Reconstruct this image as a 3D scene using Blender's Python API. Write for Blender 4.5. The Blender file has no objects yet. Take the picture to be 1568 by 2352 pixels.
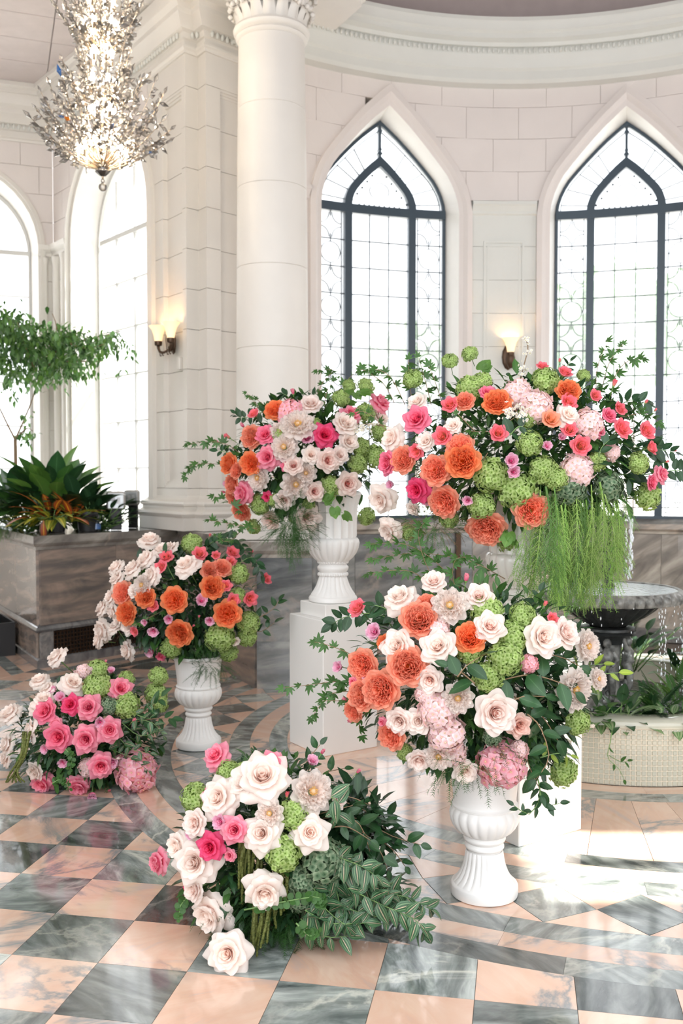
import bpy, math, random
from mathutils import Vector, Matrix
sc = bpy.context.scene
col = sc.collection
rad = math.radians
PI = math.pi
random.seed(7)
# ------------------------------------------------------------------ camera, sky, sun, exposure
EYE = 1.6; FPX = 2204.0; PITCH = 0.03604
cam_d = bpy.data.cameras.new('camera'); cam = bpy.data.objects.new('camera', cam_d); col.objects.link(cam)
cam.location = (0, 0, EYE); cam.rotation_euler = (PI/2 - PITCH, 0, 0)
cam_d.sensor_fit = 'VERTICAL'; cam_d.sensor_height = 36; cam_d.lens = 36*FPX/2352
cam_d.clip_start = .05; cam_d.clip_end = 300
cam_d.dof.use_dof = True; cam_d.dof.focus_distance = 3.75; cam_d.dof.aperture_fstop = 3.5
sc.camera = cam
world = bpy.data.worlds.new('sky'); sc.world = world; world.use_nodes = True
bg = world.node_tree.nodes['Background']; bg.inputs[0].default_value = (.955, .975, 1, 1); bg.inputs[1].default_value = 1.0
sun_d = bpy.data.lights.new('sun', 'SUN'); sun_d.energy = 7.0; sun_d.angle = rad(1.2); sun_d.color = (1, .95, .87)
sun = bpy.data.objects.new('sun', sun_d); col.objects.link(sun)
SUN_EL = rad(50)
sun.rotation_euler = Vector((math.cos(SUN_EL), 0.0, math.sin(SUN_EL))).to_track_quat('Z', 'Y').to_euler()
sc.view_settings.view_transform = 'Standard'; sc.view_settings.look = 'None'
sc.view_settings.exposure = 1.47; sc.view_settings.gamma = 1; sc.view_settings.use_curve_mapping = False
cy = sc.cycles
cy.max_bounces = 9; cy.diffuse_bounces = 6; cy.glossy_bounces = 3; cy.transmission_bounces = 5; cy.transparent_max_bounces = 12
cy.use_denoising = True; cy.caustics_reflective = False; cy.caustics_refractive = False
cy.use_adaptive_sampling = True; cy.adaptive_threshold = .03; cy.sample_clamp_indirect = 6

# ------------------------------------------------------------------ helpers
def at(x, y, Y):
    "point of the place seen in direction (x, y) of the photograph, Y metres in front of the camera"
    u = (x-784)/FPX; w = -(y-1176)/FPX; c, s = math.cos(PITCH), math.sin(PITCH)
    dy, dz = c+w*s, -s+w*c
    return Vector((u*Y/dy, Y, EYE+dz*Y/dy))
def floor_at(x, y, z=0.):
    u = (x-784)/FPX; w = -(y-1176)/FPX; c, s = math.cos(PITCH), math.sin(PITCH)
    dy, dz = c+w*s, -s+w*c; t = (z-EYE)/dz
    return Vector((u*t, dy*t, z))
def px_of(p):
    c, s = math.cos(PITCH), math.sin(PITCH); Z = p[2]-EYE
    d = p[1]*c-Z*s; v = Z*c+p[1]*s
    return 784+p[0]/d*FPX, 1176-v/d*FPX

def link(name, me, parent=None):
    o = bpy.data.objects.new(name, me); col.objects.link(o)
    if parent is not None: o.parent = parent
    return o
def empty(name, loc=(0, 0, 0), rot=None):
    o = bpy.data.objects.new(name, None); o.empty_display_size = .05; col.objects.link(o)
    o.location = loc
    if rot is not None: o.rotation_euler = rot
    return o
def tag(o, label=None, cat=None, group=None, kind=None):
    if label: o['label'] = label
    if cat: o['category'] = cat
    if group: o['group'] = group
    if kind: o['kind'] = kind
    return o
def thing(name, label, cat, loc=(0, 0, 0), rot=None, group=None):
    return tag(empty(name, loc, rot), label, cat, group)
def copy_child(ch, parent):
    c = ch.copy(); col.objects.link(c); c.parent = parent
    for g in ch.children: copy_child(g, c)
    return c
class MB:
    def __init__(s): s.v = []; s.f = []; s.m = []; s.a = []
    def add(s, vs, fs, m=0, at=None):
        b = len(s.v); s.v.extend(tuple(v) for v in vs)
        s.f.extend(tuple(i+b for i in f) for f in fs); s.m.extend([m]*len(fs))
        s.a.extend(at if at is not None else [(0., 0.)]*len(vs))
        return s
    def mesh(s, name, mats, smooth=False):
        me = bpy.data.meshes.new(name); me.from_pydata(s.v, [], s.f)
        for m in (mats if isinstance(mats, (list, tuple)) else [mats]): me.materials.append(m)
        if any(s.m): me.polygons.foreach_set('material_index', s.m)
        if smooth: me.polygons.foreach_set('use_smooth', [True]*len(s.f))
        if any(a != (0., 0.) for a in s.a):
            at = me.attributes.new('pt', 'FLOAT2', 'POINT'); at.data.foreach_set('vector', [c for a in s.a for c in a])
        me.update(); return me
    def build(s, name, mats, parent=None, smooth=False):
        return link(name, s.mesh(name, mats, smooth), parent)
def smooth_by(o, ang=35):
    me = o.data if hasattr(o, 'data') else o
    me.polygons.foreach_set('use_smooth', [True]*len(me.polygons))
    me.set_sharp_from_angle(angle=rad(ang)); return o
BOXF = [(0, 3, 2, 1), (4, 5, 6, 7), (0, 1, 5, 4), (1, 2, 6, 5), (2, 3, 7, 6), (3, 0, 4, 7)]
def box(mb, c, d, rz=0, m=0, bev=0):
    c = Vector(c); hx, hy, hz = d[0]/2, d[1]/2, d[2]/2; R = Matrix.Rotation(rz, 3, 'Z')
    if bev <= 0:
        vs = [c+R@Vector((x*hx, y*hy, z*hz)) for z in (-1, 1) for x, y in ((-1, -1), (1, -1), (1, 1), (-1, 1))]
        return mb.add(vs, BOXF, m)
    pts = [(-hx+bev, -hy), (hx-bev, -hy), (hx, -hy+bev), (hx, hy-bev), (hx-bev, hy), (-hx+bev, hy), (-hx, hy-bev), (-hx, -hy+bev)]
    vs = []
    for z, k in ((-hz, bev), (-hz+bev, 0), (hz-bev, 0), (hz, bev)):
        for x, y in pts:
            vs.append(c+R@Vector((x-math.copysign(k, x) if abs(x) > k else x, y-math.copysign(k, y) if abs(y) > k else y, z)))
    fs = [tuple(range(7, -1, -1)), tuple(range(24, 32))]
    for r in range(3):
        for i in range(8):
            j = (i+1) % 8; fs.append((r*8+i, r*8+j, r*8+8+j, r*8+8+i))
    return mb.add(vs, fs, m)
def tube(mb, pts, r, n=6, m=0, caps=True, at=None):
    pts = [Vector(p) for p in pts]; N = len(pts)
    rs = r if isinstance(r, (list, tuple)) else [r]*N
    up = Vector((0, 0, 1)); vs = []; fs = []
    d0 = (pts[1]-pts[0]).normalized()
    a = d0.cross(up if abs(d0.z) < .95 else Vector((1, 0, 0))).normalized()
    for i, p in enumerate(pts):
        d = (pts[min(i+1, N-1)]-pts[max(i-1, 0)])
        d = d.normalized() if d.length > 1e-9 else d0
        a = (a-d*a.dot(d))
        a = a.normalized() if a.length > 1e-6 else d.orthogonal().normalized()
        b = d.cross(a)
        for k in range(n):
            t = 2*PI*k/n; vs.append(p+(a*math.cos(t)+b*math.sin(t))*rs[i])
    for i in range(N-1):
        for k in range(n):
            q = (k+1) % n; fs.append((i*n+k, i*n+q, i*n+n+q, i*n+n+k))
    if caps: fs += [tuple(range(n-1, -1, -1)), tuple(range((N-1)*n, N*n))]
    return mb.add(vs, fs, m, [(0.2, 0.)]*len(vs) if at is None else [at]*len(vs))
def lathe(mb, prof, n=48, c=(0, 0, 0), m=0, mod=None, a0=0, a1=2*PI, flip=False):
    full = abs(a1-a0-2*PI) < 1e-6; K = n if full else n+1; vs = []; fs = []
    for j, (r, z) in enumerate(prof):
        for i in range(K):
            t = a0+(a1-a0)*i/n; rr = r*(mod(j, t) if mod else 1)
            vs.append((c[0]+rr*math.cos(t), c[1]+rr*math.sin(t), c[2]+z))
    for j in range(len(prof)-1):
        for i in range(n):
            q = (i+1) % K; f = (j*K+i, j*K+q, j*K+K+q, j*K+K+i); fs.append(f[::-1] if flip else f)
    return mb.add(vs, fs, m)
def ellipsoid(mb, c, r, n=10, m=0, R=None, at=None):
    vs = []; fs = []; h = max(4, n//2)
    for j in range(h+1):
        p = PI*j/h
        for i in range(n):
            t = 2*PI*i/n; v = Vector((r[0]*math.sin(p)*math.cos(t), r[1]*math.sin(p)*math.sin(t), r[2]*math.cos(p)))
            vs.append(Vector(c)+(R@v if R else v))
    for j in range(h):
        for i in range(n):
            q = (i+1) % n; fs.append((j*n+i, j*n+n+i, j*n+n+q, j*n+q))
    return mb.add(vs, fs, m, [at]*len(vs) if at else None)
def slab(mb, poly, f, d0, d1, m=0):
    "poly in 2-D, f(s, t, depth) -> point; front face at d0, back at d1"
    n = len(poly); vs = [f(p[0], p[1], d0) for p in poly]+[f(p[0], p[1], d1) for p in poly]
    fs = [tuple(range(n)), tuple(range(2*n-1, n-1, -1))]+[(i, i+n, (i+1) % n+n, (i+1) % n) for i in range(n)]
    return mb.add(vs, fs, m)
def densify(poly, step):
    out = []
    for i, p in enumerate(poly):
        q = poly[(i+1) % len(poly)]; L = math.dist(p, q); k = max(1, int(math.ceil(L/step)))
        out += [(p[0]+(q[0]-p[0])*j/k, p[1]+(q[1]-p[1])*j/k) for j in range(k)]
    return out
def inside(pt, hole):
    x, y = pt; c = False; n = len(hole); j = n-1
    for i in range(n):
        xi, yi = hole[i]; xj, yj = hole[j]
        if (yi > y) != (yj > y) and x < (xj-xi)*(y-yi)/(yj-yi)+xi: c = not c
        j = i
    return c
def subtract(poly, hole, step=.03):
    "simple polygon minus hole outline (one bite at most)"
    P = densify(poly, step); ins = [inside(p, hole) for p in P]
    if not any(ins):
        return None if any(inside(h, poly) for h in hole[::4]) and False else poly
    if all(ins): return None
    n = len(P); st = next(i for i in range(n) if not ins[i] and ins[i-1])
    run = []; i = st
    while not ins[i % n] and len(run) < n: run.append(P[i % n]); i += 1
    def near(p): return min(range(len(hole)), key=lambda k: math.dist(hole[k], p))
    a, b = near(run[-1]), near(run[0]); N = len(hole)
    f1 = [hole[(a+k) % N] for k in range((b-a) % N+1)]; f2 = [hole[(a-k) % N] for k in range((a-b) % N+1)]
    def sc_(f): return sum(1 for p in f if inside(p, poly))/max(1, len(f))
    br = f1 if (sc_(f1), -len(f1)) > (sc_(f2), -len(f2)) else f2
    # drop collinear points of the straight run
    keep = [run[0]]
    for k in range(1, len(run)-1):
        ax, ay = run[k][0]-run[k-1][0], run[k][1]-run[k-1][1]; bx, by = run[k+1][0]-run[k][0], run[k+1][1]-run[k][1]
        if abs(ax*by-ay*bx) > 1e-9: keep.append(run[k])
    if len(run) > 1: keep.append(run[-1])
    out = keep+br; o2 = []
    for p in out:
        if not o2 or math.dist(p, o2[-1]) > 1e-4: o2.append(p)
    if len(o2) > 1 and math.dist(o2[0], o2[-1]) < 1e-4: o2.pop()
    return o2 if len(o2) > 2 else None
def sweep(mb, path, prof, closed=False, m=0):
    "profile (outward offset, z) swept along a plan polyline; outward is to the right of travel"
    n = len(path); P = [Vector((p[0], p[1])) for p in path]; rows = []
    for i in range(n):
        if closed: a, b = P[i]-P[i-1], P[(i+1) % n]-P[i]
        else: a = P[i]-P[max(i-1, 0)]; b = P[min(i+1, n-1)]-P[i]
        if a.length < 1e-9: a = b
        if b.length < 1e-9: b = a
        na = Vector((a.y, -a.x)).normalized(); nb = Vector((b.y, -b.x)).normalized()
        mm = na+nb; mm = mm/max(.35, mm.dot(na)) if mm.length > 1e-6 else na
        rows.append([(P[i].x+mm.x*o, P[i].y+mm.y*o, z) for o, z in prof])
    k = len(prof); vs = [v for r in rows for v in r]; fs = []
    for i in range(n if closed else n-1):
        q = (i+1) % n
        for j in range(k-1): fs.append((i*k+j, q*k+j, q*k+j+1, i*k+j+1))
    if not closed: fs += [tuple(range(k)), tuple((n-1)*k+j for j in range(k-1, -1, -1))]
    return mb.add(vs, fs, m)

# ------------------------------------------------------------------ materials
def mat(name):
    m = bpy.data.materials.new(name); m.use_nodes = True; nt = m.node_tree
    return m, nt, nt.nodes['Principled BSDF'], nt.nodes['Material Output']
def nd(nt, t, **k):
    n = nt.nodes.new(t)
    for a, b in k.items(): setattr(n, a, b)
    return n
def ramp(nt, stops, fac=None):
    r = nd(nt, 'ShaderNodeValToRGB'); e = r.color_ramp.elements
    while len(e) < len(stops): e.new(.5)
    for i, (p, c) in enumerate(stops): e[i].position = p; e[i].color = (*c, 1) if len(c) == 3 else c
    if fac is not None: nt.links.new(fac, r.inputs[0])
    return r
def plain(name, c, rough=.5, metal=0, coat=0, noise=0, nscale=8, bump=0, bscale=60, emit=None, es=0, spec=.5):
    m, nt, p, o = mat(name); L = nt.links.new
    p.inputs['Base Color'].default_value = (*c, 1); p.inputs['Roughness'].default_value = rough
    p.inputs['Metallic'].default_value = metal; p.inputs['Coat Weight'].default_value = coat; p.inputs['Coat Roughness'].default_value = .08
    p.inputs['Specular IOR Level'].default_value = spec
    tc = nd(nt, 'ShaderNodeTexCoord')
    if noise:
        n = nd(nt, 'ShaderNodeTexNoise'); n.inputs['Scale'].default_value = nscale; n.inputs['Detail'].default_value = 4
        L(tc.outputs['Object'], n.inputs['Vector'])
        r = ramp(nt, [(.3, tuple(x*(1-noise) for x in c)), (.7, tuple(min(1, x*(1+noise*.6)) for x in c))], n.outputs[0]); L(r.outputs[0], p.inputs['Base Color'])
    if bump:
        n = nd(nt, 'ShaderNodeTexNoise'); n.inputs['Scale'].default_value = bscale; n.inputs['Detail'].default_value = 5
        L(tc.outputs['Object'], n.inputs['Vector'])
        b = nd(nt, 'ShaderNodeBump'); b.inputs['Strength'].default_value = bump; b.inputs['Distance'].default_value = .01
        L(n.outputs[0], b.inputs['Height']); L(b.outputs[0], p.inputs['Normal'])
    if emit: p.inputs['Emission Color'].default_value = (*emit, 1); p.inputs['Emission Strength'].default_value = es
    return m
def marble(name, base, mid, dark, vein, scale=3., rough=.1, vein_amt=.5, band=0., bscale=2.0, coat=.5, tilt=None, cloud=.5, tone=(.86, 1.12), zs=2.8):
    m, nt, p, o = mat(name); L = nt.links.new
    tc = nd(nt, 'ShaderNodeTexCoord'); oi = nd(nt, 'ShaderNodeObjectInfo')
    mul = nd(nt, 'ShaderNodeVectorMath', operation='SCALE'); cmb = nd(nt, 'ShaderNodeCombineXYZ')
    for k in range(3):
        q = nd(nt, 'ShaderNodeMath', operation='MULTIPLY'); q.inputs[1].default_value = (37., 91., 53.)[k]; L(oi.outputs['Random'], q.inputs[0]); L(q.outputs[0], cmb.inputs[k])
    rot = nd(nt, 'ShaderNodeVectorRotate', rotation_type='Z_AXIS' if tilt is None else 'EULER_XYZ')
    L(tc.outputs['Object'], rot.inputs['Vector'])
    if tilt is None:
        a = nd(nt, 'ShaderNodeMath', operation='MULTIPLY'); a.inputs[1].default_value = 19.; L(oi.outputs['Random'], a.inputs[0]); L(a.outputs[0], rot.inputs['Angle'])
    else: rot.inputs['Rotation'].default_value = tilt
    add = nd(nt, 'ShaderNodeVectorMath', operation='ADD'); L(rot.outputs[0], add.inputs[0]); L(cmb.outputs[0], add.inputs[1])
    st = nd(nt, 'ShaderNodeVectorMath', operation='MULTIPLY'); st.inputs[1].default_value = (1, 2.6, 1) if tilt is None else (1, 1, zs); L(add.outputs[0], st.inputs[0])
    n1 = nd(nt, 'ShaderNodeTexNoise'); n1.inputs['Scale'].default_value = scale; n1.inputs['Detail'].default_value = 9; n1.inputs['Roughness'].default_value = .62; n1.inputs['Distortion'].default_value = 1.2
    L(st.outputs[0], n1.inputs['Vector'])
    c1 = ramp(nt, [(.28, dark), (.28+.2*cloud, mid), (.62, base)], n1.outputs[0])
    out = c1.outputs[0]
    if band:
        w = nd(nt, 'ShaderNodeTexWave', wave_type='BANDS', bands_direction='Z' if tilt is not None else 'Y')
        w.inputs['Scale'].default_value = bscale; w.inputs['Distortion'].default_value = 9; w.inputs['Detail'].default_value = 5; w.inputs['Detail Scale'].default_value = 1.3; w.inputs['Detail Roughness'].default_value = .65
        L(st.outputs[0], w.inputs['Vector'])
        wr = ramp(nt, [(0, (0, 0, 0)), (.5, (.4,)*3), (1, (1, 1, 1))], w.outputs['Fac'])
        mx = nd(nt, 'ShaderNodeMix', data_type='RGBA', blend_type='MIX'); fm = nd(nt, 'ShaderNodeMath', operation='MULTIPLY'); fm.inputs[1].default_value = band
        L(wr.outputs[0], fm.inputs[0]); L(fm.outputs[0], mx.inputs[0]); L(out, mx.inputs[6]); mx.inputs[7].default_value = (*dark, 1); out = mx.outputs[2]
    n2 = nd(nt, 'ShaderNodeTexNoise'); n2.inputs['Scale'].default_value = scale*.55; n2.inputs['Detail'].default_value = 7; n2.inputs['Roughness'].default_value = .6; n2.inputs['Distortion'].default_value = .8
    L(add.outputs[0], n2.inputs['Vector'])
    sb = nd(nt, 'ShaderNodeMath', operation='SUBTRACT'); sb.inputs[1].default_value = .5; L(n2.outputs[0], sb.inputs[0])
    ab = nd(nt, 'ShaderNodeMath', operation='ABSOLUTE'); L(sb.outputs[0], ab.inputs[0])
    vr = ramp(nt, [(0, (1, 1, 1)), (.006, (.8,)*3), (.03, (.12,)*3), (.07, (0, 0, 0))], ab.outputs[0])
    n3 = nd(nt, 'ShaderNodeTexNoise'); n3.inputs['Scale'].default_value = scale*.5; L(add.outputs[0], n3.inputs['Vector'])
    gate = ramp(nt, [(.40, (0, 0, 0)), (.52, (1, 1, 1))], n3.outputs[0])
    g = nd(nt, 'ShaderNodeMath', operation='MULTIPLY'); L(vr.outputs[0], g.inputs[0]); L(gate.outputs[0], g.inputs[1])
    g2 = nd(nt, 'ShaderNodeMath', operation='MULTIPLY'); g2.inputs[1].default_value = vein_amt; L(g.outputs[0], g2.inputs[0])
    mv = nd(nt, 'ShaderNodeMix', data_type='RGBA'); L(g2.outputs[0], mv.inputs[0]); L(out, mv.inputs[6]); mv.inputs[7].default_value = (*vein, 1)
    # tile to tile tone
    hs = nd(nt, 'ShaderNodeHueSaturation'); mr = nd(nt, 'ShaderNodeMapRange'); mr.inputs['To Min'].default_value = tone[0]; mr.inputs['To Max'].default_value = tone[1]
    L(oi.outputs['Random'], mr.inputs[0]); L(mr.outputs[0], hs.inputs['Value']); L(mv.outputs[2], hs.inputs['Color']); L(hs.outputs[0], p.inputs['Base Color'])
    p.inputs['Roughness'].default_value = rough; p.inputs['Coat Weight'].default_value = coat; p.inputs['Coat Roughness'].default_value = .05
    return m
M = {}
M['pink'] = marble('pink marble', (.76, .55, .43), (.72, .47, .35), (.58, .46, .41), (.20, .24, .26), 2.2, .13, .9, cloud=.8)
M['grey'] = marble('grey green marble', (.33, .36, .345), (.15, .172, .165), (.03, .038, .038), (.5, .5, .44), 2.8, .13, .6, band=.42, bscale=1.5, cloud=.85, tone=(.5, 1.75))
M['grout'] = plain('floor joint', (.16, .13, .11), .7)
M['dado'] = marble('veined dado marble', (.44, .42, .38), (.30, .28, .25), (.13, .12, .115), (.5, .42, .35), 1.6, .2, .5, band=.5, bscale=.5, tilt=(0, .6, 0), cloud=.9, zs=3.5)
M['dado_brown'] = marble('brown veined marble', (.42, .32, .26), (.27, .22, .185), (.09, .095, .10), (.5, .4, .33), 1.3, .2, .45, band=.55, bscale=.45, tilt=(.05, .12, .2), cloud=.9, zs=5)
M['dado_grey'] = marble('grey veined marble', (.40, .42, .41), (.24, .26, .27), (.08, .09, .10), (.5, .44, .38), 1.3, .2, .5, band=.5, bscale=.45, tilt=(.0, .15, 0), cloud=.85, zs=4)
M['dark_marble'] = marble('dark skirting marble', (.22, .22, .22), (.12, .12, .125), (.05, .05, .055), (.35, .33, .3), 3, .18, .5)
M['stone'] = plain('cream painted stone', (.735, .71, .665), .45, noise=.03, nscale=3, bump=.08, bscale=40)
M['stone_pink'] = plain('pale pink painted stone', (.75, .70, .672), .5, noise=.03, nscale=3, bump=.08, bscale=40)
M['stone_green'] = plain('pale green grey painted stone', (.69, .705, .67), .45, noise=.03, nscale=3, bump=.08, bscale=40)
M['joint'] = plain('recessed stone joint', (.60, .56, .51), .8)
M['joint_g'] = plain('recessed joint in green wall', (.52, .54, .5), .8)
M['white_trim'] = plain('white painted moulding', (.84, .82, .78), .4, noise=.02)
M['white'] = plain('white painted wood', (.83, .82, .80), .42, noise=.015, nscale=5)
M['urn'] = plain('matte white urn paint', (.85, .845, .83), .38, noise=.02, nscale=9, bump=.05, bscale=90)
M['urn_pearl'] = plain('pearl white glazed urn', (.84, .82, .77), .16, coat=.7, noise=.02)
M['steel'] = plain('blue grey painted window steel', (.035, .06, .085), .35, spec=.6)
M['steel_w'] = plain('pale painted window steel', (.62, .62, .60), .5)
M['lead'] = plain('lead came', (.10, .12, .14), .5)
M['bronze'] = plain('dark bronze', (.09, .055, .035), .35, metal=.7)
M['black'] = plain('black plastic', (.02, .02, .022), .35)
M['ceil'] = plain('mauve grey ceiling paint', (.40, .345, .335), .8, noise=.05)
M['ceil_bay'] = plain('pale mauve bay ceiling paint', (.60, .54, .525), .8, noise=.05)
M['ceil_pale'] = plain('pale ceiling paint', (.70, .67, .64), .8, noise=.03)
def glass_mat(name, tint, haze):
    m, nt, p, o = mat(name); nt.nodes.remove(p); L = nt.links.new
    t = nd(nt, 'ShaderNodeBsdfTransparent'); t.inputs[0].default_value = (*tint, 1)
    g = nd(nt, 'ShaderNodeBsdfGlossy'); g.inputs['Roughness'].default_value = .08
    tr = nd(nt, 'ShaderNodeBsdfTranslucent'); tr.inputs[0].default_value = (.95, .97, 1, 1)
    m1 = nd(nt, 'ShaderNodeMixShader'); m1.inputs[0].default_value = haze; L(t.outputs[0], m1.inputs[1]); L(tr.outputs[0], m1.inputs[2])
    m2 = nd(nt, 'ShaderNodeMixShader'); m2.inputs[0].default_value = .05; L(m1.outputs[0], m2.inputs[1]); L(g.outputs[0], m2.inputs[2])
    L(m2.outputs[0], o.inputs[0]); return m
M['glass'] = glass_mat('leaded glass veiled by glare', (.97, .985, 1), .22)  # milky translucent mix stands in for veiling glare over the garden
M['green_glass'] = glass_mat('pale green border glass', (.72, .88, .6), .15)
# ------------------------------------------------------------------ the setting
CX, CY = 1.644, 5.898
RW = 3.75
def struct(name, mb, m, parent=None, smooth=None):
    o = mb.build(name, m, parent)
    if parent is None: o['kind'] = 'structure'
    if smooth: smooth_by(o, smooth)
    return o
def f_apse(s, z, d=0.):
    a = s/RW; r = RW+d
    return Vector((CX+r*math.sin(a), CY+r*math.cos(a), z))
def f_plane(O, u, n):
    return lambda s, z, d=0.: Vector((O[0]+u[0]*s+n[0]*d, O[1]+u[1]*s+n[1]*d, z))
POINTED = [(1, 0), (.985, .1), (.94, .21), (.885, .3), (.82, .38), (.70, .49), (.57, .60), (.42, .72), (.27, .83), (.13, .92), (0, 1)]
ROUND = [(math.cos(PI/2*k/10), math.sin(PI/2*k/10)) for k in range(11)]
def outline(c, hw, zs, za, z0, T, n0=8):
    left = [(c-hw, z0+(zs-z0)*i/n0) for i in range(n0)]+[(c-hw*u, zs+(za-zs)*v) for u, v in T]
    right = [(2*c-p[0], p[1]) for p in left[:-1]][::-1]
    return left+right
def band(mb, A, dA, B, dB, f, m=0, closed=False):
    n = len(A); vs = [f(p[0], p[1], dA) for p in A]+[f(p[0], p[1], dB) for p in B]; fs = []
    for i in range(n if closed else n-1):
        j = (i+1) % n; fs.append((i, j, n+j, n+i))
    return mb.add(vs, fs, m)
def ring(mb, A, B, d0, d1, f, m=0, closed=False):
    band(mb, A, d0, B, d0, f, m, closed); band(mb, A, d1, A, d0, f, m, closed); band(mb, B, d0, B, d1, f, m, closed); band(mb, B, d1, A, d1, f, m, closed)
def bar(mb, s0, z0, s1, z1, w, f, d0, d1, m=0):
    L = math.hypot(s1-s0, z1-z0); nx, nz = -(z1-z0)/L*w/2, (s1-s0)/L*w/2
    return slab(mb, [(s0+nx, z0+nz), (s1+nx, z1+nz), (s1-nx, z1-nz), (s0-nx, z0-nz)], f, d0, d1, m)
def facing(parent, cells, f, hole_list, mat_f, back, gap=.0035, th=.012, thick=.3, name='stone_block', nseg=2):
    hole_list = [densify(h, .015) for h in hole_list]
    for (s0, s1, z0, z1, mk) in cells:
        for full, (d0, d1), tgt in ((False, (0., th), 'part'), (True, (th, thick), 'back')):
            g = 0 if full else gap/2
            poly = [(s0+g, z0+g), (s1-g, z0+g), (s1-g, z1-g), (s0+g, z1-g)]; cut = False
            for h in hole_list:
                if poly is None: break
                q = subtract(poly, h) if (min(p[0] for p in h) < s1 and max(p[0] for p in h) > s0) else poly
                if q is not poly: cut = True
                poly = q
            if poly is None: continue
            mb = back if full else MB()
            if not cut:
                for k in range(nseg):
                    a, b = s0+g+(s1-s0-2*g)*k/nseg, s0+g+(s1-s0-2*g)*(k+1)/nseg
                    slab(mb, [(a, z0+g), (b, z0+g), (b, z1-g), (a, z1-g)], f, d0, d1)
            else: slab(mb, poly, f, d0, d1)
            if not full: mb.build(name, M[mk], parent)

# ---- floor
fl = MB(); box(fl, (0, 5.2, -.03), (13, 13, .04)); floor = struct('floor', fl, M['grout'])
RR = [3.012, 2.893, 2.785, 2.661, 2.324, 2.202, 2.087, 1.978, 1.225, 1.102, .995]
def ffl(x, y, d): return Vector((x, y, -d))
def tile(name, poly, mk, z=0., par=None):
    mb = MB(); slab(mb, poly, lambda x, y, d: Vector((x, y, z-d)), 0, .008); 
    return mb.build(name, M[mk], floor if par is None else par)
def arc(r, a0, a1, n): return [(CX+r*math.sin(a0+(a1-a0)*i/n), CY+r*math.cos(a0+(a1-a0)*i/n)) for i in range(n+1)]
G = .0009
TS = .3077; TA = -.18298; TO = (-.80312, 3.10962)
disc = [(CX+RR[0]*math.sin(2*PI*k/720), CY+RR[0]*math.cos(2*PI*k/720)) for k in range(720)]
tt = []
for i in range(-9, 13):
    for j in range(-3, 19):
        def P(a, b): return (TO[0]+TS*(a*math.cos(TA)-b*math.sin(TA)), TO[1]+TS*(a*math.sin(TA)+b*math.cos(TA)))
        c = P(i+.5, j+.5)
        if c[1] < 2.2 or c[1] > 9.3 or abs(c[0]) > .40*c[1]+.35: continue
        if math.hypot(c[0]-CX, c[1]-CY) < RR[0]-.3: continue
        g = G/TS
        poly = [P(i+g, j+g), P(i+1-g, j+g), P(i+1-g, j+1-g), P(i+g, j+1-g)]
        q = subtract(poly, disc, .02)
        if q is None: continue
        tt.append((c[1], q, 'pink' if (i+j) % 2 == 0 else 'grey'))

for _, q, mk in sorted(tt, key=lambda t: t[0])[:300]: tile('floor_tile', q, mk)
def vis(a, r):
    x, y = CX+r*math.sin(a), CY+r*math.cos(a); return y > 2.0 and abs(x) < .42*y+.4
for k, mk, nseg in ((0, 'grey', 20), (1, 'pink', 18), (2, 'grey', 20), (4, 'grey', 16), (5, 'pink', 15), (6, 'grey', 14), (8, 'grey', 12), (9, 'pink', 12)):
    ro, ri = RR[k]-G/2, RR[k+1]+G/2
    for q in range(nseg):
        a0, a1 = 2*PI*(q+.13*k)/nseg, 2*PI*(q+1+.13*k)/nseg
        if not (vis(a0, ro) or vis(a1, ro) or vis((a0+a1)/2, ro)): continue
        e = G/ro/2; tile('curved_marble_strip', arc(ro, a0+e, a1-e, 12)+arc(ri, a1-e, a0+e, 12), mk)
NZ = 46; ST = 2*PI/NZ; TH0 = -rad(167.67)
rm = 2.497
for q in range(NZ):
    a = TH0+q*ST; h = ST/2
    if not (vis(a, 2.5) or vis(a+ST, 2.5)): continue
    pp = lambda r, t: (CX+r*math.sin(t), CY+r*math.cos(t))
    e = .0012
    tile('marble_diamond', [pp(RR[3]-e*2, a), pp(rm, a+h-e), pp(RR[4]+e*2, a), pp(rm, a-h+e)], 'grey')
    tile('marble_triangle', arc(RR[3]-G, a+e, a+ST-e, 4)+[pp(rm+e, a+h)], 'pink')
    tile('marble_triangle', arc(RR[4]+G, a+e, a+ST-e, 4)+[pp(rm-e, a+h)], 'pink')
for q in range(NZ//1):
    a = -rad(162.23)+q*ST
    if not (vis(a, 1.6) or vis(a+ST, 1.6)): continue
    e = G/1.6
    tile('radial_marble_slab', arc(RR[7]-G/2, a+e, a+ST-e, 4)+arc(RR[8]+G/2, a+ST-e, a+e, 4), 'pink')

# ---- apse wall, its windows and mouldings
WC = [-1.201, 1.145, 3.495]
MO = [outline(c, .851, 4.2, 5.41, 1.15, POINTED) for c in WC]      # outside of moulding
OP = [outline(c, .72, 4.2, 5.21, 1.15, POINTED) for c in WC]       # opening at wall face
GL = [outline(c, .648, 4.27, 5.155, 1.185, POINTED) for c in WC]   # steel frame
cells = []; zc = [4.346, 4.632, 4.952, 5.259, 5.62]
for r in range(4):
    s = -2.49-(.25 if r % 2 else 0)
    while s < 4.9:
        a, b = max(s, -2.49), min(s+.52, 4.9)
        if b-a > .05: cells.append((a, b, zc[r], zc[r+1], 'stone_pink'))
        s += .52
zlow = [1.15]; z = 4.226
lv = []
while z > 1.3: lv.append(z); z -= .330
zl = [1.12]+sorted(lv)+[4.346]
piers = [(-2.49, WC[0]-.851, 'stone_pink'), (WC[0]+.851, WC[1]-.851, 'stone_green'), (WC[1]+.851, WC[2]-.851, 'stone_green'), (WC[2]+.851, 4.9, 'stone_pink')]
for a, b, mk in piers:
    for k in range(len(zl)-1): cells.append((a, b, zl[k], zl[k+1], mk))
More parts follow.
